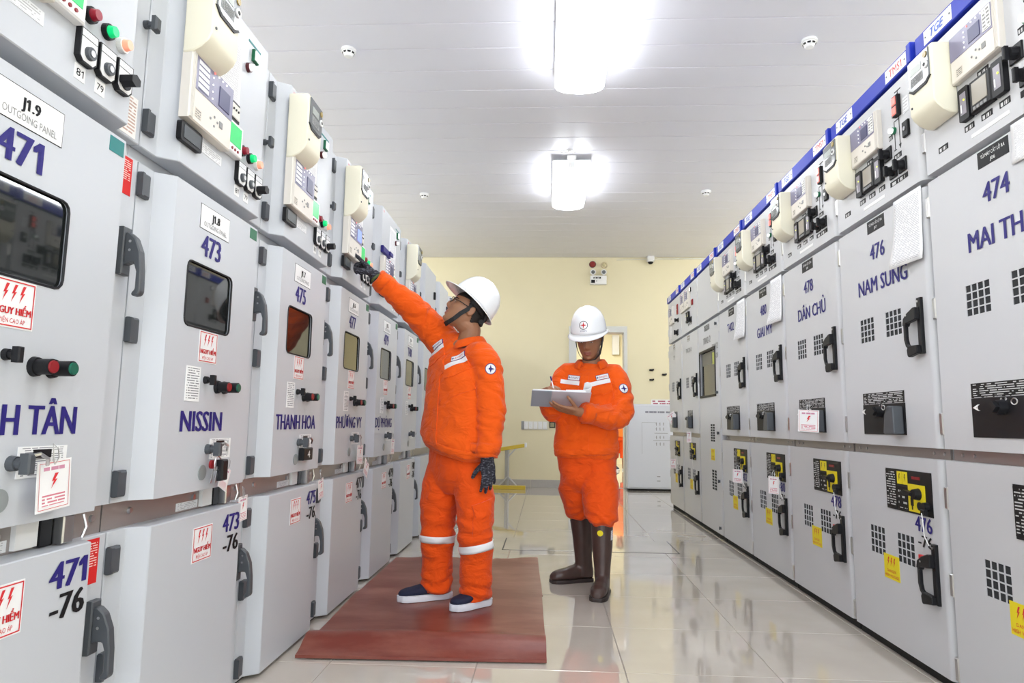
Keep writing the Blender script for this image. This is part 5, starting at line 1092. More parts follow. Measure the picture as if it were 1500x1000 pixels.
def chin_strap(parent, T, hz=0.05, name='chin_strap'):
    mb = MB(); 
    pts = [(0.086, 0.012, hz), (0.085, -0.004, 0.0), (0.078, -0.026, -0.045), (0.064, -0.040, -0.090), (0.036, -0.054, -0.119), (0.0, -0.060, -0.127), (-0.036, -0.054, -0.119), (-0.064, -0.040, -0.090), (-0.078, -0.026, -0.045), (-0.085, -0.004, 0.0), (-0.086, 0.012, hz)]
    P = [Vector(p) for p in pts]; vs = []
    for i, p in enumerate(P):
        t = (P[min(i+1, len(P)-1)]-P[max(i-1, 0)]).normalized(); out = Vector((p.x, p.y*0.4, 0 if abs(p.x) > 0.05 else -0.04)).normalized(); b = t.cross(out).normalized()
        vs += [tuple(T @ (p+b*0.012)), tuple(T @ (p-b*0.012)), tuple(T @ (p-b*0.012+out*0.003)), tuple(T @ (p+b*0.012+out*0.003))]
    for i in range(len(P)-1):
        for k in range(4): mb.f.append((4*i+k, 4*i+(k+1) % 4, 4*i+4+(k+1) % 4, 4*i+4+k))
    mb.f += [(3, 2, 1, 0), tuple(range(4*len(P)-4, 4*len(P)))]; mb.v = vs; mb.m = [0]*len(mb.f)
    return link(name, mb.mesh(name, M_STRAP), parent)
def face_bits(parent, T, look=0.0, open_=1.0):
    for sx in (-1, 1):
        mb = MB(); c = Vector((sx*0.031, -0.0785, 0.006)); n = 14
        pts = [(0, 0)]+[(0.0125*cos(2*pi*k/n), 0.0048*open_*sin(2*pi*k/n)) for k in range(n)]
        mb.add([tuple(T @ (c+Vector((a, -0.0095+0.004*(a/0.0125)**2, b)))) for a, b in pts], [(0, 1+k, 1+(k+1) % n) for k in range(n)])
        e = link('eye', mb.mesh('eye', M_EYEW, smooth=True), parent)
        mb = MB(); mb.add([tuple(T @ (c+Vector((look+0.0052*cos(t), -0.0105, 0.0046*open_*sin(t))))) for t in [2*pi*k/12 for k in range(12)]], [tuple(range(12))]); link('iris', mb.mesh('iris', M_IRIS), e)
        mb = MB(); bp = [(0.014, -0.0905, 0.024), (0.026, -0.0925, 0.029), (0.040, -0.087, 0.029), (0.052, -0.0745, 0.024)]
        mb.tube([tuple(T @ Vector((sx*a, b-0.0015, c_))) for a, b, c_ in bp], 0.0034, 6, rs=[0.0026, 0.0038, 0.0032, 0.0018]); link('eyebrow', mb.mesh('eyebrow', M_HAIR), parent)
def lips_index(me, T):
    Ti = T.inverted()
    for p in me.polygons:
        c = Ti @ p.center
        if c.y < -0.082 and -0.0785 < c.z < -0.0535 and abs(c.x) < 0.025*(1-((c.z+0.066)/0.0125)**2*0.55): p.material_index = 1
def shoe(parent, heel, toe, z, sneaker=True):
    d = (toe-heel); L = d.length; Y = d.normalized(); X = Vector((Y.y, -Y.x, 0)); U = Vector((0, 0, 1)); b0 = Vector((heel.x, heel.y, z))
    S = [(0.0, 0.020, 0.05), (0.04, 0.030, 0.070), (0.12, 0.036, 0.080), (0.30, 0.037, 0.082), (0.42, 0.039, 0.073), (0.56, 0.044, 0.058), (0.72, 0.047, 0.047), (0.86, 0.044, 0.040), (0.95, 0.033, 0.032), (1.0, 0.016, 0.02)]
    mb = MB(); ring_loft(mb, [(b0+Y*(s*L)+U*(0.026+h/2), X*w, U*(h/2)) for s, w, h in S], 24, 2.3)
    up = link('shoe', remesh(mb, 0.005, 4), parent); up.data.materials.append(M_NAVYSH)
    mb = MB(); out = [(Y*(s*L)+X*(w+0.007)) for s, w, h in S]+[(Y*(s*L)-X*(w+0.007)) for s, w, h in reversed(S)]
    out = [Y*-0.016+X*0.012]+[Y*(s*L)+X*(w+0.007) for s, w, h in S[1:-1]]+[Y*(L*0.985)+X*0.026, Y*(L+0.008)+X*0.010, Y*(L+0.008)-X*0.010, Y*(L*0.985)-X*0.026]+[Y*(s*L)-X*(w+0.007) for s, w, h in reversed(S[1:-1])]+[Y*-0.016-X*0.012]; out = [Y*-0.008+X*0.026]*0+out
    n = len(out); P = [tuple(b0+q) for q in out]+[tuple(b0+q+U*0.034) for q in out]
    mb.add(P, [(i, (i+1) % n, n+(i+1) % n, n+i) for i in range(n)]+[tuple(range(n, 2*n)), tuple(reversed(range(n)))])
    link('sole', mb.mesh('sole', M_SOLE, smooth=True, bevel=0.005, segs=2, angle=50), up)
    return up
def folds(s, amp, seed, stretch=(6, 6, 13)):
    o = Vector((seed*3.1, seed*1.7, seed))
    def fn(p, n):
        q = Vector((p.x*stretch[0]*s, p.y*stretch[1]*s, p.z*stretch[2]*s))+o
        a = noise.noise(q); b = noise.noise(q*2.3+o); r = 1-2*abs(noise.noise(q*0.8+o*2)); 
        return amp*(0.9*a+0.35*b+0.55*r-0.25)
    return fn
def torso_rings(data, f):
    f = Vector((f[0], f[1], 0)).normalized(); r = Vector((f.y, -f.x, 0)); out = []
    for (x, y, z, a, b, *t) in data:
        tl = t[0] if t else 0.0     # slope of the ring towards the person's left
        out.append((V(x, y, z), r*a+Vector((0, 0, 1))*(-tl*a), f*b))
    return out, f, r
def collar(parent, c, f, r, up, rad, gap, hgt, m, name='collar', lean=0.0):
    """shirt collar: open ring of cloth around the neck, standing and folded out"""
    mb = MB(); n = 26; rows = [(1.0, -0.01), (1.02, hgt*0.6), (1.03, hgt), (1.12, hgt*0.98), (1.32, hgt*0.45), (1.52, -0.012)]
    for q, h in rows:
        for k in range(n+1):
            t = gap+(2*pi-2*gap)*k/n; e = abs(t-pi)/pi
            d = f*cos(t)+r*sin(t); drop = up*(-0.03*(1 if e > 0.8 else e/0.8)**3)
            mb.v.append(tuple(c+d*(rad*q)+f*(lean if e > 0.7 else 0)+up*h+drop))
    for j in range(len(rows)-1):
        for k in range(n): mb.f.append((j*(n+1)+k, j*(n+1)+k+1, (j+1)*(n+1)+k+1, (j+1)*(n+1)+k))
    mb.m = [0]*len(mb.f); o = link(name, mb.mesh(name, m, smooth=True), parent); md = o.modifiers.new('thickness', 'SOLIDIFY'); md.thickness = 0.004; return o
def chest_badges(o, jk, bv, cl, cr, d, up, sleeve_c, sleeve_d, tiltl=0.0, tiltr=0.0):
    """two white name tapes with printed logo patches, pocket flaps, sleeve emblem"""
    for nm, c, tilt, tx in (('l', cl, tiltl, M_PATCHB), ('r', cr, tiltr, M_RED)):
        u2 = Quaternion(d, tilt) @ up; rt = d.cross(u2).normalized()
        decal(jk, bv, c-u2*0.022, d, u2, 0.122, 0.026, 'name_tape', M_PATCH, 0.003, 12, 3)
        b = decal(jk, bv, c+u2*0.009+rt*0.02, d, u2, 0.078, 0.032, 'logo_patch', M_PATCHB, 0.0045, 8, 3); w = decal(jk, bv, c+u2*0.009+rt*0.02, d, u2, 0.073, 0.027, 'logo_ground', M_PATCH, 0.006, 8, 3)
        decal_poly(jk, bv, c+u2*0.009+rt*0.02, d, u2, [text_poly('EVNSPC', -0.020, 0.032, -0.006, 0.012)], 'logo_lettering', tx, 0.0078); decal_poly(jk, bv, c+u2*0.009-rt*0.009, d, u2, [star4(0.0085, 0.003)], 'logo_star', M_NAVY, 0.0078)
        decal(jk, bv, c-u2*0.065, d, u2, 0.125, 0.05, 'pocket_flap', M_ORANGE, 0.010, 12, 5, 0.004, shape=lambda s, t: (s, t-0.22*max(0, 1-abs(s)*2.2) if t < -0.2 else t))
        decal(jk, bv, c-u2*0.145, d, u2, 0.118, 0.12, 'pocket', M_ORANGE, 0.005, 10, 8, 0.003)
    decal_poly(jk, bv, sleeve_c, sleeve_d, up, [disc(0.030, 24)], 'sleeve_emblem', M_PATCHB, 0.003); decal_poly(jk, bv, sleeve_c, sleeve_d, up, [disc(0.026, 24)], 'emblem_ground', M_PATCH, 0.0045)
    decal_poly(jk, bv, sleeve_c, sleeve_d, up, [star4(0.022, 0.007)], 'emblem_star', M_NAVY, 0.006)

# ------------------------------------------------------------------ worker reaching up to the relay
o = tag(empty('person', (-0.48, 3.74, 0.0)), 'person in orange workwear, white hard hat and gloves reaching up to press a relay', 'person')
P1 = o
# children are modelled in world coordinates: keep the Empty's offset out of them
def adopt(root):
    inv = Matrix.Translation(root.location).inverted()
    for c in root.children: c.matrix_parent_inverse = inv
F1 = (-0.70, -0.71)
RSH, REL, RWR = V(-0.63, 3.85, 1.475), V(-0.805, 3.72, 1.655), V(-0.955, 3.625, 1.775)
LSH, LEL, LWR = V(-0.342, 3.605, 1.328), V(-0.298, 3.575, 1.055), V(-0.312, 3.545, 0.80)
RHIP, LHIP, RKN, LKN, RAN, LAN = V(-0.575, 3.82, 0.745), V(-0.40, 3.69, 0.75), V(-0.597, 3.80, 0.39), V(-0.374, 3.65, 0.37), V(-0.598, 3.825, 0.05), V(-0.366, 3.70, 0.05)
HF1 = V(-0.80, -0.27, 0.53).normalized(); T1 = frame_m(V(-0.462, 3.725, 1.605), HF1)
tor, f, r = torso_rings([(-0.50, 3.745, 0.825, 0.215, 0.155, -0.26), (-0.498, 3.742, 0.885, 0.232, 0.172, -0.22), (-0.495, 3.74, 0.98, 0.232, 0.172), (-0.492, 3.74, 1.12, 0.225, 0.16, -0.03), (-0.487, 3.74, 1.24, 0.225, 0.15, -0.12), (-0.483, 3.74, 1.32, 0.205, 0.132, -0.28), (-0.478, 3.745, 1.375, 0.150, 0.10, -0.50), (-0.474, 3.745, 1.415, 0.082, 0.075, -0.45)], F1)
mb = MB(); head_grid(mb, T1); ears(mb, T1)
chain(mb, [T1 @ V(0, 0.030, -0.06), V(-0.435, 3.735, 1.50), V(-0.468, 3.745, 1.38)], [0.060, 0.058, 0.064], 18)
inner = [(c, A*0.72, B*0.7) for c, A, B in tor[:-1]]; ring_loft(mb, inner, 24)
chain(mb, [V(-0.50, 3.74, 1.38), RSH, REL, RWR], [0.07, 0.052, 0.040, 0.028]); chain(mb, [V(-0.45, 3.72, 1.34), LSH, LEL, LWR], [0.07, 0.05, 0.04, 0.028])
chain(mb, [V(-0.50, 3.75, 0.82), RHIP, RKN, RAN], [0.09, 0.085, 0.055, 0.042]); chain(mb, [V(-0.48, 3.74, 0.82), LHIP, LKN, LAN], [0.09, 0.085, 0.055, 0.042])
me = remesh(mb, 0.0045, 2, 0.4); me.materials.append(M_SKIN); me.materials.append(M_LIPS); lips_index(me, T1); link('body', me, o)
face_bits(o, T1, 0.0, 0.8)
# hair, hat, strap, glasses
mb = MB(); head_grid(mb, T1, 0.006, lambda q: (q.z > 0.045 or (q.y > 0.022+max(0, -q.z)*0.35 and q.z > -0.052) or (q.y > -0.02 and q.z > 0.022)))
h = link('hair', mb.mesh('hair', M_HAIR, smooth=True), o); md = h.modifiers.new('thickness', 'SOLIDIFY'); md.thickness = 0.008; md.offset = -1
HH1 = V(-0.68, -0.20, 0.71).normalized(); TH1 = frame_m(V(-0.424, 3.725, 1.655), HH1)
hat = helmet(o, TH1, emblem=False)
chin_strap(o, T1, 0.065)
mb = MB(); n = 24
for z, k in ((0.0, 1.0), (-0.03, 0.96)):
    for i in range(n+1): t = radians(-10+200*i/n); mb.v.append(tuple(TH1 @ Vector((0.095*k*cos(t), 0.118*k*sin(t), z))))
mb.f = [(i, i+1, n+2+i, n+1+i) for i in range(n)]; mb.m = [0]*n
hb = link('hat_harness', mb.mesh('hat_harness', M_STRAP, smooth=True), hat); md = hb.modifiers.new('thickness', 'SOLIDIFY'); md.thickness = 0.004
mb = MB(); 
for x in (-0.05, 0.05): mb.tube([tuple(TH1 @ Vector((x, 0.105, 0.0))), tuple(TH1 @ Vector((x*0.8, 0.118, -0.03))), tuple(TH1 @ Vector((x*0.5, 0.112, -0.055)))], 0.010, 8)
mb.tube([tuple(TH1 @ Vector((-0.045, 0.11, -0.05))), tuple(TH1 @ Vector((0, 0.118, -0.055))), tuple(TH1 @ Vector((0.045, 0.11, -0.05)))], 0.016, 8); link('harness_dial', mb.mesh('harness_dial', M_STRAP, smooth=True), hat)
g = MB()
for sx in (-1, 1):
    g.tube([tuple(T1 @ Vector((sx*(0.033+0.026*cos(t)), -0.108+0.010*(cos(t)*1.0)**2*(1 if cos(t) > 0 else 0.3), 0.004+0.018*sin(t)))) for t in [2*pi*k/16 for k in range(17)]], 0.0021, 6)
    g.tube([tuple(T1 @ Vector(p)) for p in ((sx*0.060, -0.099, 0.010), (sx*0.076, -0.055, 0.011), (sx*0.083, 0.0, 0.010), (sx*0.083, 0.022, 0.0))], 0.0024, 6)
g.tube([tuple(T1 @ Vector(p)) for p in ((-0.008, -0.113, 0.008), (0, -0.117, 0.010), (0.008, -0.113, 0.008))], 0.002, 6)
gl = link('glasses', g.mesh('glasses', M_BLACK, smooth=True), o)
for sx in (-1, 1):
    mb = MB(); mb.add([tuple(T1 @ Vector((sx*(0.033+0.024*cos(t)), -0.107, 0.004+0.016*sin(t)))) for t in [2*pi*k/16 for k in range(16)]], [tuple(range(16))]); link('lens', mb.mesh('lens', mat('spectacle_glass', (0.9, 0.9, 0.9), 0.02, trans=1.0, ior=1.05)), gl)
# jacket
mb = MB(); ring_loft(mb, tor, 36, 2.3)
chain(mb, [V(-0.50, 3.775, 1.425), V(-0.56, 3.80, 1.425)], [0.068, 0.08], 16)
chain(mb, [V(-0.52, 3.77, 1.36), RSH, REL, RWR+V(0.0, 0, 0)], [0.10, 0.098, 0.076, 0.052], 18, (True, False))
chain(mb, [V(-0.42, 3.68, 1.32), LSH, LEL, LWR], [0.085, 0.080, 0.079, 0.060], 18, (True, False))
me = remesh(mb, 0.0075, 5); 
fo1 = folds(1.15, 0.0072, 1.0, (7, 7, 10))
AX = (RWR-RSH).normalized()
def jf(p, n):
    a = fo1(p, n)
    t = (p-RSH).dot(AX)
    if p.z > 1.42 and t > 0.02: a += 0.0032*sin(t*75+7*noise.noise(p*9))*min(1, t*8)          # creases round the raised sleeve
    if p.z < 1.0 and p.x < -0.36: a += 0.006*sin(p.z*70+5*noise.noise(p*7))*max(0, (1.0-p.z)*3)*0.7
    if p.x > -0.37 and p.z < 1.3: a += 0.0032*sin((p.z+0.5*p.x)*85+7*noise.noise(p*8))          # hanging sleeve
    return a
displace(me, jf)
me.materials.append(M_ORANGE); jk = link('jacket', me, o); bv = bvh_of(me); UPZ = Vector((0, 0, 1)); dface = -f
collar(o, V(-0.463, 3.738, 1.430), (f+r*0.15).normalized(), r, V(0.12, 0.0, 1).normalized(), 0.080, 0.45, 0.036, M_ORANGE, lean=0.0)
cc = V(-0.49, 3.74, 1.30)
bu = (UPZ-r*0.20).normalized()
chest_badges(o, jk, bv, cc+r*0.105+UPZ*0.10, cc-r*0.085+UPZ*0.022, dface, UPZ, LSH*0.75+LEL*0.25+V(0.02, 0, 0.005), V(-0.15, 0.98, 0), -0.52, -0.42)
decal(jk, bv, V(-0.487, 3.74, 1.10), dface, (UPZ+r*0.06).normalized(), 0.045, 0.50, 'front_placket', M_ORANGE, 0.005, 4, 30, 0.003)
for k in range(4): decal_poly(jk, bv, V(-0.487, 3.74, 1.27-0.11*k), dface, UPZ, [disc(0.0075, 12)], 'button', M_ORANGET, 0.007)
band(jk, bv, V(-0.50, 3.745, 0.862), V(0.19, -0.19, 1), f, 0.32, 0.045, 'waistband', M_ORANGE, 0.003, 56)
band(jk, bv, LWR+V(0, 0, 0.045), (LEL-LWR), f, 0.10, 0.055, 'cuff', M_ORANGE, 0.003, 28); band(jk, bv, RWR+(REL-RWR).normalized()*0.03, (REL-RWR), UPZ, 0.09, 0.05, 'cuff', M_ORANGE, 0.003, 28)
# trousers
mb = MB()
pel = torso_rings([(-0.495, 3.75, 0.60, 0.10, 0.085), (-0.495, 3.75, 0.66, 0.16, 0.12), (-0.492, 3.75, 0.74, 0.185, 0.135), (-0.492, 3.745, 0.82, 0.180, 0.13), (-0.495, 3.745, 0.90, 0.165, 0.12)], F1)[0]; ring_loft(mb, pel, 30, 2.3)
def leg(mb, pts, n=24):
    rings = []
    for (c, a, b) in pts: rings.append((V(c), V(a, 0, 0), V(0, b, 0)))
    ring_loft(mb, rings, n, 2.1)
leg(mb, [((-0.598, 3.822, 0.050), 0.083, 0.095), ((-0.604, 3.82, 0.12), 0.086, 0.094), ((-0.600, 3.812, 0.25), 0.088, 0.092), ((-0.603, 3.80, 0.39), 0.096, 0.096), ((-0.598, 3.80, 0.55), 0.106, 0.108), ((-0.570, 3.805, 0.70), 0.112, 0.115), ((-0.545, 3.80, 0.80), 0.10, 0.11)])
leg(mb, [((-0.375, 3.70, 0.050), 0.082, 0.095), ((-0.374, 3.695, 0.12), 0.086, 0.094), ((-0.372, 3.675, 0.25), 0.088, 0.092), ((-0.374, 3.66, 0.37), 0.093, 0.096), ((-0.382, 3.67, 0.55), 0.104, 0.112), ((-0.410, 3.69, 0.70), 0.110, 0.118), ((-0.44, 3.70, 0.80), 0.10, 0.11)])
me = remesh(mb, 0.0075, 4); fo2 = folds(1.0, 0.010, 4.0, (5, 5, 9))
def tf(p, n):
    a = fo2(p, n)*min(1, max(0.25, p.z*3))
    if p.z < 0.17: a += 0.011*sin(p.z*88+4*noise.noise(p*9))*(0.19-p.z)*6
    if 0.30 < p.z < 0.48: a += 0.004*sin(p.z*90+6*noise.noise(p*6))
    return a
displace(me, tf); me.materials.append(M_ORANGET); tr = link('trousers', me, o); bvt = bvh_of(me)
band(tr, bvt, V(-0.602, 3.803, 0.345), V(0.02, 0, 1), V(0, -1, 0), 0.125, 0.038, 'reflective_tape', M_REFL, 0.005, 60, 0.0); band(tr, bvt, V(-0.374, 3.665, 0.325), V(-0.20, 0, 1), V(0, -1, 0), 0.125, 0.040, 'reflective_tape', M_REFL, 0.005, 60, 0.0)
cd = V(-0.95, 0.25, 0)
CDR = V(-0.35, 0.93, 0)
decal(tr, bvt, V(-0.338, 3.62, 0.535), CDR, V(-0.30, -0.1, 1), 0.125, 0.075, 'cargo_flap', M_ORANGET, 0.014, 10, 5, 0.006); decal(tr, bvt, V(-0.343, 3.62, 0.45), CDR, UPZ, 0.115, 0.13, 'cargo_pocket', M_ORANGET, 0.007, 10, 8, 0.006)
band(tr, bvt, V(-0.495, 3.745, 0.872), V(0.02, -0.02, 1), f, 0.32, 0.042, 'belt', M_BLACK, 0.004, 48)
shoe(o, V(-0.535, 3.845, 0), V(-0.795, 3.725, 0), 0.0165); shoe(o, V(-0.305, 3.735, 0), V(-0.485, 3.575, 0), 0.0165)
# gloves
mb = MB(); fd = V(-0.62, -0.14, 0.76); hand(mb, RWR+fd.normalized()*0.012, fd, V(-0.70, 0.05, -0.70), True, [(0.08, 0.12, 0.1), (0.95, 1.2, 0.7), (1.1, 1.3, 0.8), (1.1, 1.3, 0.8)], (0.35, 0.35), 0.03, 1.3, 0.97)
chain(mb, [RWR-fd.normalized()*0.03, RWR+fd.normalized()*0.02], [0.034, 0.033], 14); me = remesh(mb, 0.0042, 2); me.materials.append(M_GLOVE); gv = link('glove', me, o)
mb = MB(); band(gv, bvh_of(me), RWR+fd.normalized()*0.002, fd, UPZ, 0.06, 0.012, 'glove_hem', mat('green_glove_hem', (0.10, 0.13, 0.04), 0.8), 0.002, 24)
mb = MB(); fd = V(0.10, -0.05, -1.0); hand(mb, LWR+V(0.003, 0, -0.012), fd, V(-0.35, 0.94, 0), False, [0.22, 0.26, 0.32, 0.38], (0.25, 0.25), 0.12, 1.2, 0.92)
chain(mb, [LWR+V(0, 0, 0.03), LWR+V(0.002, 0, -0.02)], [0.036, 0.036], 14); me = remesh(mb, 0.0042, 2); me.materials.append(M_GLOVE); link('glove', me, o)
adopt(o)
# ------------------------------------------------------------------ worker writing in a notebook
o = tag(empty('person', (0.25, 4.22, 0.0)), 'person in orange workwear, white hard hat and brown rubber boots writing in a notebook', 'person')
F2 = (-0.16, -1.0)
RSH, REL, RWR = V(0.118, 4.275, 1.275), V(0.050, 4.21, 1.055), V(-0.022, 4.07, 1.165)
LSH, LEL, LWR = V(0.425, 4.225, 1.265), V(0.435, 4.12, 1.035), V(0.195, 3.985, 1.052)
RHIP, LHIP, RKN, LKN, RAN, LAN = V(0.172, 4.275, 0.70), V(0.335, 4.225, 0.70), V(0.212, 4.35, 0.43), V(0.330, 4.108, 0.43), V(0.235, 4.385, 0.08), V(0.333, 4.095, 0.08)
HF2 = V(-0.26, -0.86, -0.44).normalized(); T2 = frame_m(V(0.262, 4.195, 1.515), HF2)
tor, f, r = torso_rings([(0.240, 4.235, 0.775, 0.190, 0.135, -0.05), (0.242, 4.235, 0.83, 0.198, 0.142, -0.05), (0.248, 4.235, 0.95, 0.195, 0.140), (0.258, 4.24, 1.08, 0.192, 0.135), (0.266, 4.245, 1.19, 0.192, 0.130), (0.272, 4.25, 1.265, 0.180, 0.115), (0.276, 4.255, 1.325, 0.125, 0.092), (0.278, 4.255, 1.36, 0.072, 0.07)], F2)
mb = MB(); head_grid(mb, T2); ears(mb, T2)
chain(mb, [T2 @ V(0, 0.028, -0.05), V(0.277, 4.243, 1.40), V(0.277, 4.255, 1.30)], [0.058, 0.056, 0.062], 18)
ring_loft(mb, [(c, A*0.72, B*0.7) for c, A, B in tor[:-1]], 24)
chain(mb, [V(0.25, 4.25, 1.30), RSH, REL, RWR], [0.07, 0.05, 0.04, 0.029]); chain(mb, [V(0.30, 4.25, 1.30), LSH, LEL, LWR], [0.07, 0.05, 0.04, 0.029])
chain(mb, [V(0.24, 4.24, 0.78), RHIP, RKN, RAN], [0.09, 0.085, 0.045, 0.034]); chain(mb, [V(0.26, 4.24, 0.78), LHIP, LKN, LAN], [0.09, 0.085, 0.045, 0.034])
# bare hands: the right one holds the pen, the left one lies under the notebook
fd = V(0.52, -0.72, 0.36).normalized(); hand(mb, RWR+fd*0.008, fd, V(0.25, -0.15, -1.0), True, [(0.75, 0.85, 0.5), (0.85, 0.95, 0.6), (1.0, 1.1, 0.7), (1.05, 1.15, 0.7)], (0.55, 0.42), 0.02, 1.0, 0.92)
chain(mb, [RWR-fd*0.02, RWR+fd*0.02], [0.028, 0.027], 12)
fd = V(-0.97, -0.22, 0.14).normalized(); hand(mb, LWR+fd*0.012, fd, V(0.05, 0.45, 0.89), False, [(0.10, 0.2, 0.2), (0.12, 0.2, 0.2), (0.14, 0.25, 0.2), (0.16, 0.3, 0.2)], (0.20, 0.30), 0.05, 1.0, 0.95)
chain(mb, [LWR-fd*0.03, LWR+fd*0.02], [0.029, 0.028], 12)
me = remesh(mb, 0.0045, 2, 0.4); me.materials.append(M_SKIN); me.materials.append(M_LIPS); lips_index(me, T2); link('body', me, o)
face_bits(o, T2, 0.0, 0.45)
mb = MB(); head_grid(mb, T2, 0.006, lambda q: (q.z > 0.05 or (q.y > 0.03 and q.z > -0.06) or (q.y > -0.005 and q.z > 0.02)))
h = link('hair', mb.mesh('hair', M_HAIR, smooth=True), o); md = h.modifiers.new('thickness', 'SOLIDIFY'); md.thickness = 0.008; md.offset = -1
TH2 = frame_m(T2 @ V(0, 0.004, 0.048), V(-0.27, -0.90, -0.30))
hat = helmet(o, TH2); chin_strap(o, T2, 0.06)
mb = MB(); ring_loft(mb, tor, 36, 2.3)
chain(mb, [V(0.20, 4.25, 1.265), RSH, REL, RWR+V(0.0, 0.012, 0)], [0.085, 0.082, 0.072, 0.052], 18, (True, False))
chain(mb, [V(0.35, 4.24, 1.265), LSH, LEL, LWR+V(0.012, 0.004, 0)], [0.085, 0.086, 0.078, 0.056], 18, (True, False))
me = remesh(mb, 0.0075, 5); fo3 = folds(1.15, 0.0075, 7.0, (7, 7, 10))
def jf2(p, n):
    a = fo3(p, n)
    if p.z < 0.98 and p.y > 4.05: a += 0.005*sin(p.z*58+6*noise.noise(p*6))*max(0, (0.98-p.z)*3)
    if p.x > 0.36 and p.z < 1.2: a += 0.004*sin((p.z*0.8-p.x)*80+5*noise.noise(p*8))
    return a
displace(me, jf2); me.materials.append(M_ORANGE); jk = link('jacket', me, o); bv = bvh_of(me)
collar(o, V(0.277, 4.245, 1.362), f, r, V(0, -0.1, 1).normalized(), 0.076, 0.6, 0.034, M_ORANGE)
cc = V(0.262, 4.24, 1.255)
chest_badges(o, jk, bv, cc+r*0.105+UPZ*0.005, cc-r*0.075+UPZ*0.003, -f, UPZ, LSH*0.72+LEL*0.28+V(0.012, 0, 0.0), V(-0.30, 0.95, 0), 0.14, -0.24)
decal(jk, bv, V(0.250, 4.24, 1.05), -f, UPZ, 0.045, 0.50, 'front_placket', M_ORANGE, 0.005, 4, 30, 0.003)
band(jk, bv, V(0.241, 4.235, 0.812), V(-0.05, 0, 1), f, 0.32, 0.04, 'waistband', M_ORANGE, 0.003, 56)
band(jk, bv, LWR+(LEL-LWR).normalized()*0.045, (LEL-LWR), UPZ, 0.10, 0.055, 'cuff', M_ORANGE, 0.003, 28)
mb = MB()
ring_loft(mb, torso_rings([(0.252, 4.25, 0.57, 0.10, 0.085), (0.250, 4.25, 0.63, 0.16, 0.12), (0.248, 4.245, 0.70, 0.182, 0.135), (0.246, 4.24, 0.78, 0.178, 0.13), (0.246, 4.24, 0.86, 0.165, 0.12)], F2)[0], 30, 2.3)
leg(mb, [((0.213, 4.35, 0.40), 0.072, 0.075), ((0.206, 4.345, 0.425), 0.088, 0.09), ((0.197, 4.33, 0.47), 0.094, 0.097), ((0.178, 4.30, 0.58), 0.106, 0.11), ((0.180, 4.275, 0.69), 0.10, 0.115), ((0.20, 4.26, 0.76), 0.095, 0.105)])
leg(mb, [((0.328, 4.11, 0.385), 0.072, 0.075), ((0.328, 4.112, 0.42), 0.094, 0.096), ((0.327, 4.125, 0.47), 0.100, 0.102), ((0.326, 4.165, 0.58), 0.112, 0.115), ((0.322, 4.205, 0.69), 0.106, 0.118), ((0.31, 4.225, 0.76), 0.10, 0.11)])
me = remesh(mb, 0.0075, 4); fo4 = folds(1.0, 0.011, 9.0, (5, 5, 9))
def tf2(p, n):
    a = fo4(p, n)
    if p.z < 0.50: a += 0.006*sin(atan2(p.y-4.2, p.x-0.26)*10+p.z*60+5*noise.noise(p*9))*min(1, (0.52-p.z)*9)
    return a
displace(me, tf2); me.materials.append(M_ORANGET); link('trousers', me, o)
# rubber boots
def boot(parent, top, ank, heel, toe, tw=0.064):
    d = Vector((toe.x-heel.x, toe.y-heel.y, 0)); L = d.length; Y = d.normalized(); X = Vector((Y.y, -Y.x, 0)); U = Vector((0, 0, 1)); b0 = Vector((heel.x, heel.y, 0.0)); mb = MB()
    mid = top*0.5+ank*0.5
    ring_loft(mb, [(top, X*tw, Y*tw*1.08), (top*0.9+ank*0.1, X*tw, Y*tw*1.08), (mid+Y*-0.006, X*tw*0.92, Y*tw*1.02), (ank*0.8+top*0.2, X*0.050, Y*0.056), (ank, X*0.045, Y*0.056), (ank-U*(ank.z-0.03)-Y*0.004, X*0.042, Y*0.056)], 28, 2.1)
    S = [(0.0, 0.030, 0.085), (0.1, 0.037, 0.10), (0.3, 0.039, 0.105), (0.45, 0.041, 0.09), (0.6, 0.046, 0.076), (0.78, 0.048, 0.066), (0.92, 0.040, 0.055), (1.0, 0.022, 0.036)]
    ring_loft(mb, [(b0+Y*(s*L)+U*(0.014+h/2), X*w, U*(h/2)) for s, w, h in S], 24, 2.4)
    bt = link('boot', remesh(mb, 0.006, 5), parent); bt.data.materials.append(M_BOOT)
    out = [Y*(s*L)+X*(w+0.005) for s, w, h in S]+[Y*(s*L)-X*(w+0.005) for s, w, h in reversed(S)]; n = len(out); mb = MB()
    mb.add([tuple(b0+q) for q in out]+[tuple(b0+q+U*0.022) for q in out], [(i, (i+1) % n, n+(i+1) % n, n+i) for i in range(n)]+[tuple(range(n, 2*n)), tuple(reversed(range(n)))])
    link('boot_sole', mb.mesh('boot_sole', M_BOOTS, smooth=True, bevel=0.004, angle=50), bt)
    return bt, bvh_of(bt.data)
b1, v1 = boot(o, V(0.213, 4.352, 0.43), V(0.240, 4.388, 0.10), V(0.290, 4.41, 0), V(0.030, 4.315, 0)); b2, v2 = boot(o, V(0.330, 4.108, 0.43), V(0.332, 4.10, 0.10), V(0.348, 4.145, 0), V(0.282, 3.885, 0), 0.066)
decal_poly(b2, v2, V(0.318, 4.10, 0.350), V(0.05, 1, 0), UPZ, [disc(0.017, 20)], 'yellow_dot', M_YEL, 0.0015); decal(b2, v2, V(0.380, 4.10, 0.335), V(-0.55, 0.83, 0), UPZ, 0.038, 0.055, 'boot_label', M_PALEPRT, 0.002, 4, 4)
decal_poly(b1, v1, V(0.172, 4.352, 0.40), V(0.75, 0.66, 0), UPZ, [disc(0.015, 20)], 'yellow_dot', M_YEL, 0.0015)
adopt(o)
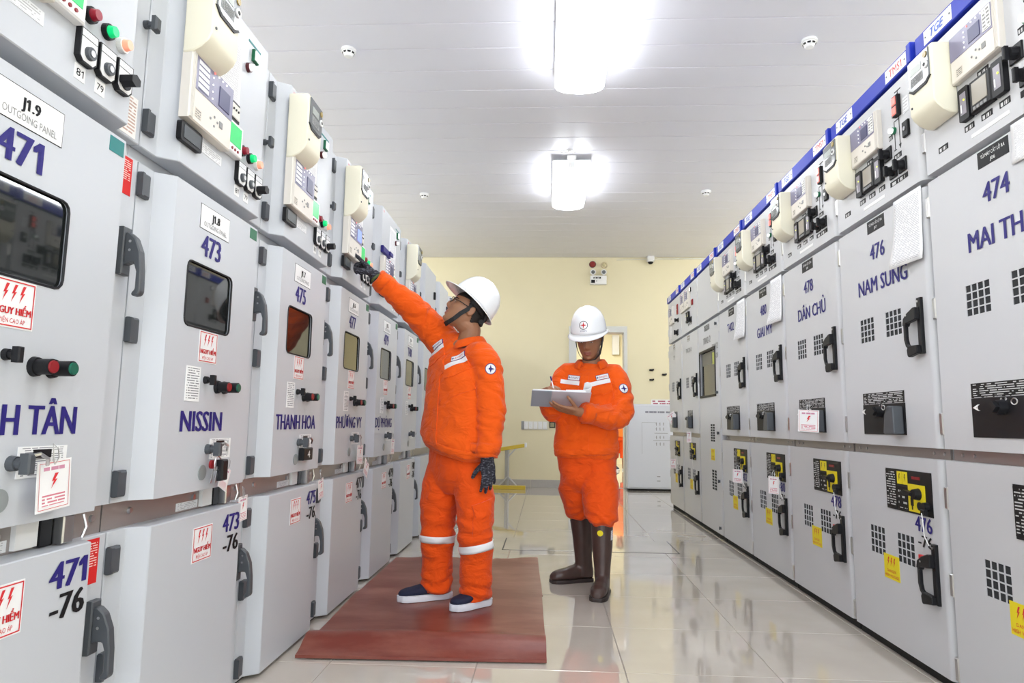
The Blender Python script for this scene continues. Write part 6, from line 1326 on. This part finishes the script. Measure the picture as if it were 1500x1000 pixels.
# notebook and pen in his hands
UX = V(1.0, 0.05, -0.03).normalized(); VX = (V(0, 0.87, -0.49)-UX*V(0, 0.87, -0.49).dot(UX)).normalized(); NX = UX.cross(VX)
NB = V(0.085, 3.975, 1.1285)
nb = tag(empty('notebook', tuple(NB)), 'open notebook with blue-grey cover and curled pages held by the writing worker', 'notebook')
def slab(name, u0, u1, v0, v1, n0, n1, m, bev=0.002):
    mb = MB(); mb.add([tuple(UX*a+VX*b+NX*c) for c in (n0, n1) for b in (v0, v1) for a in (u0, u1)], [(0, 2, 3, 1), (4, 5, 7, 6), (0, 1, 5, 4), (1, 3, 7, 5), (3, 2, 6, 7), (2, 0, 4, 6)])
    return link(name, mb.mesh(name, m, bevel=bev, segs=1), nb)
slab('cover', -0.178, -0.062, -0.085, 0.095, -0.004, 0.0, mat('blue_grey_cover', (0.33, 0.40, 0.47), 0.4)); slab('back_cover', -0.060, 0.168, -0.085, 0.095, -0.004, 0.0, mat('white_cover', (0.62, 0.62, 0.68), 0.4)); slab('page_block', -0.172, 0.135, -0.082, 0.092, 0.0005, 0.009, M_WHITE)
mb = MB(); prof = [(0.02, 0.0095), (0.08, 0.011), (0.12, 0.013), (0.150, 0.020), (0.170, 0.034), (0.174, 0.052), (0.164, 0.068), (0.146, 0.073), (0.130, 0.065), (0.126, 0.050)]
mb.v = [tuple(UX*a+VX*b+NX*c) for b in (-0.082, 0.092) for a, c in prof]; k = len(prof); mb.f = [(i, i+1, k+i+1, k+i) for i in range(k-1)]; mb.m = [0]*(k-1)
pg = link('curled_page', mb.mesh('curled_page', M_WHITE, smooth=True), nb); md = pg.modifiers.new('thickness', 'SOLIDIFY'); md.thickness = 0.003
mb = MB(); mb.v = [tuple(UX*a+VX*b+NX*(c+0.0022)) for b in (-0.080, 0.090) for a, c in prof[:4]]; mb.f = [(i, i+1, 5+i, 4+i) for i in range(3)]; mb.m = [0]*3
link('blue_sheet', mb.mesh('blue_sheet', mat('dark_blue_sheet', (0.03, 0.09, 0.16), 0.5)), nb)
pt = NB+UX*-0.035+VX*0.0+NX*0.012; pd = V(-0.25, 0.10, 1.0).normalized()
pn = tag(empty('pen', tuple(pt)), 'slim white and blue pen in the writing worker hand', 'pen')
link('barrel', MB().tube([(0, 0, 0), tuple(pd*0.012), tuple(pd*0.10), tuple(pd*0.102)], 0.004, 10, rs=[0.001, 0.004, 0.004, 0.003]).mesh('barrel', M_WHITE, smooth=True), pn); link('cap', MB().tube([tuple(pd*0.098), tuple(pd*0.125)], 0.0044, 10).mesh('cap', M_NAVY, smooth=True), pn)
# ------------------------------------------------------------------ worker in the room beyond the doorway
o = tag(empty('person', (1.58, 14.9, 0.0)), 'person in pale orange workwear partly hidden in the far doorway', 'person')
c0 = V(1.58, 14.9, 0); mb = MB(); TT = frame_m(c0+V(0, 0, 1.55), V(0.3, -1, 0)); head_grid(mb, TT, 0, None, 24, 28); ears(mb, TT)
chain(mb, [c0+V(0, 0, 1.46), c0+V(0, 0, 1.36)], [0.055, 0.06]); ring_loft(mb, [(c0+V(0, 0, z), V(a, 0, 0), V(0, b, 0)) for z, a, b in ((0.8, 0.12, 0.09), (1.1, 0.12, 0.09), (1.34, 0.12, 0.08))], 20)
for s in (-1, 1):
    chain(mb, [c0+V(s*0.10, 0, 1.32), c0+V(s*0.19, 0, 1.30), c0+V(s*0.235, 0, 1.03), c0+V(s*0.22, -0.05, 0.80)], [0.06, 0.05, 0.04, 0.03]); chain(mb, [c0+V(s*0.05, 0, 0.82), c0+V(s*0.09, 0, 0.75), c0+V(s*0.10, 0, 0.42), c0+V(s*0.10, 0, 0.06)], [0.08, 0.08, 0.05, 0.04])
    hand(mb, c0+V(s*0.22, -0.052, 0.79), V(0, -0.1, -1), V(-s, 0, 0), s < 0, [0.3, 0.3, 0.35, 0.4])
me = remesh(mb, 0.007, 2); me.materials.append(M_SKIN); link('body', me, o)
mb = MB(); head_grid(mb, TT, 0.007, lambda q: q.z > 0.05 or (q.y > 0.0 and q.z > -0.04), 24, 28); link('hair', mb.mesh('hair', M_HAIR, smooth=True), o)
mb = MB(); ring_loft(mb, [(c0+V(0, 0, z), V(a, 0, 0), V(0, b, 0)) for z, a, b in ((0.72, 0.19, 0.14), (0.85, 0.195, 0.145), (1.1, 0.185, 0.135), (1.28, 0.18, 0.12), (1.38, 0.09, 0.08))], 28)
for s in (-1, 1): chain(mb, [c0+V(s*0.12, 0, 1.28), c0+V(s*0.19, 0, 1.27), c0+V(s*0.24, 0, 1.03), c0+V(s*0.22, -0.05, 0.83)], [0.085, 0.08, 0.072, 0.055], 16, (True, False))
me = remesh(mb, 0.012, 4); displace(me, folds(1, 0.008, 3.0)); me.materials.append(M_ORANGE3); link('jacket', me, o)
mb = MB(); ring_loft(mb, [(c0+V(0, 0, z), V(a, 0, 0), V(0, 0.125, 0)) for z, a in ((0.64, 0.17), (0.80, 0.175), (0.88, 0.16))], 28)
for s in (-1, 1): leg(mb, [((c0.x+s*0.10, c0.y, 0.26), 0.085, 0.09), ((c0.x+s*0.10, c0.y, 0.45), 0.09, 0.095), ((c0.x+s*0.085, c0.y, 0.70), 0.10, 0.115)])
me = remesh(mb, 0.012, 4); me.materials.append(M_ORANGET); link('trousers', me, o)
for s in (-1, 1): q = shoe(o, c0+V(s*0.10, 0.06, 0), c0+V(s*0.10+0.05, -0.19, 0), 0.0)
adopt(o)
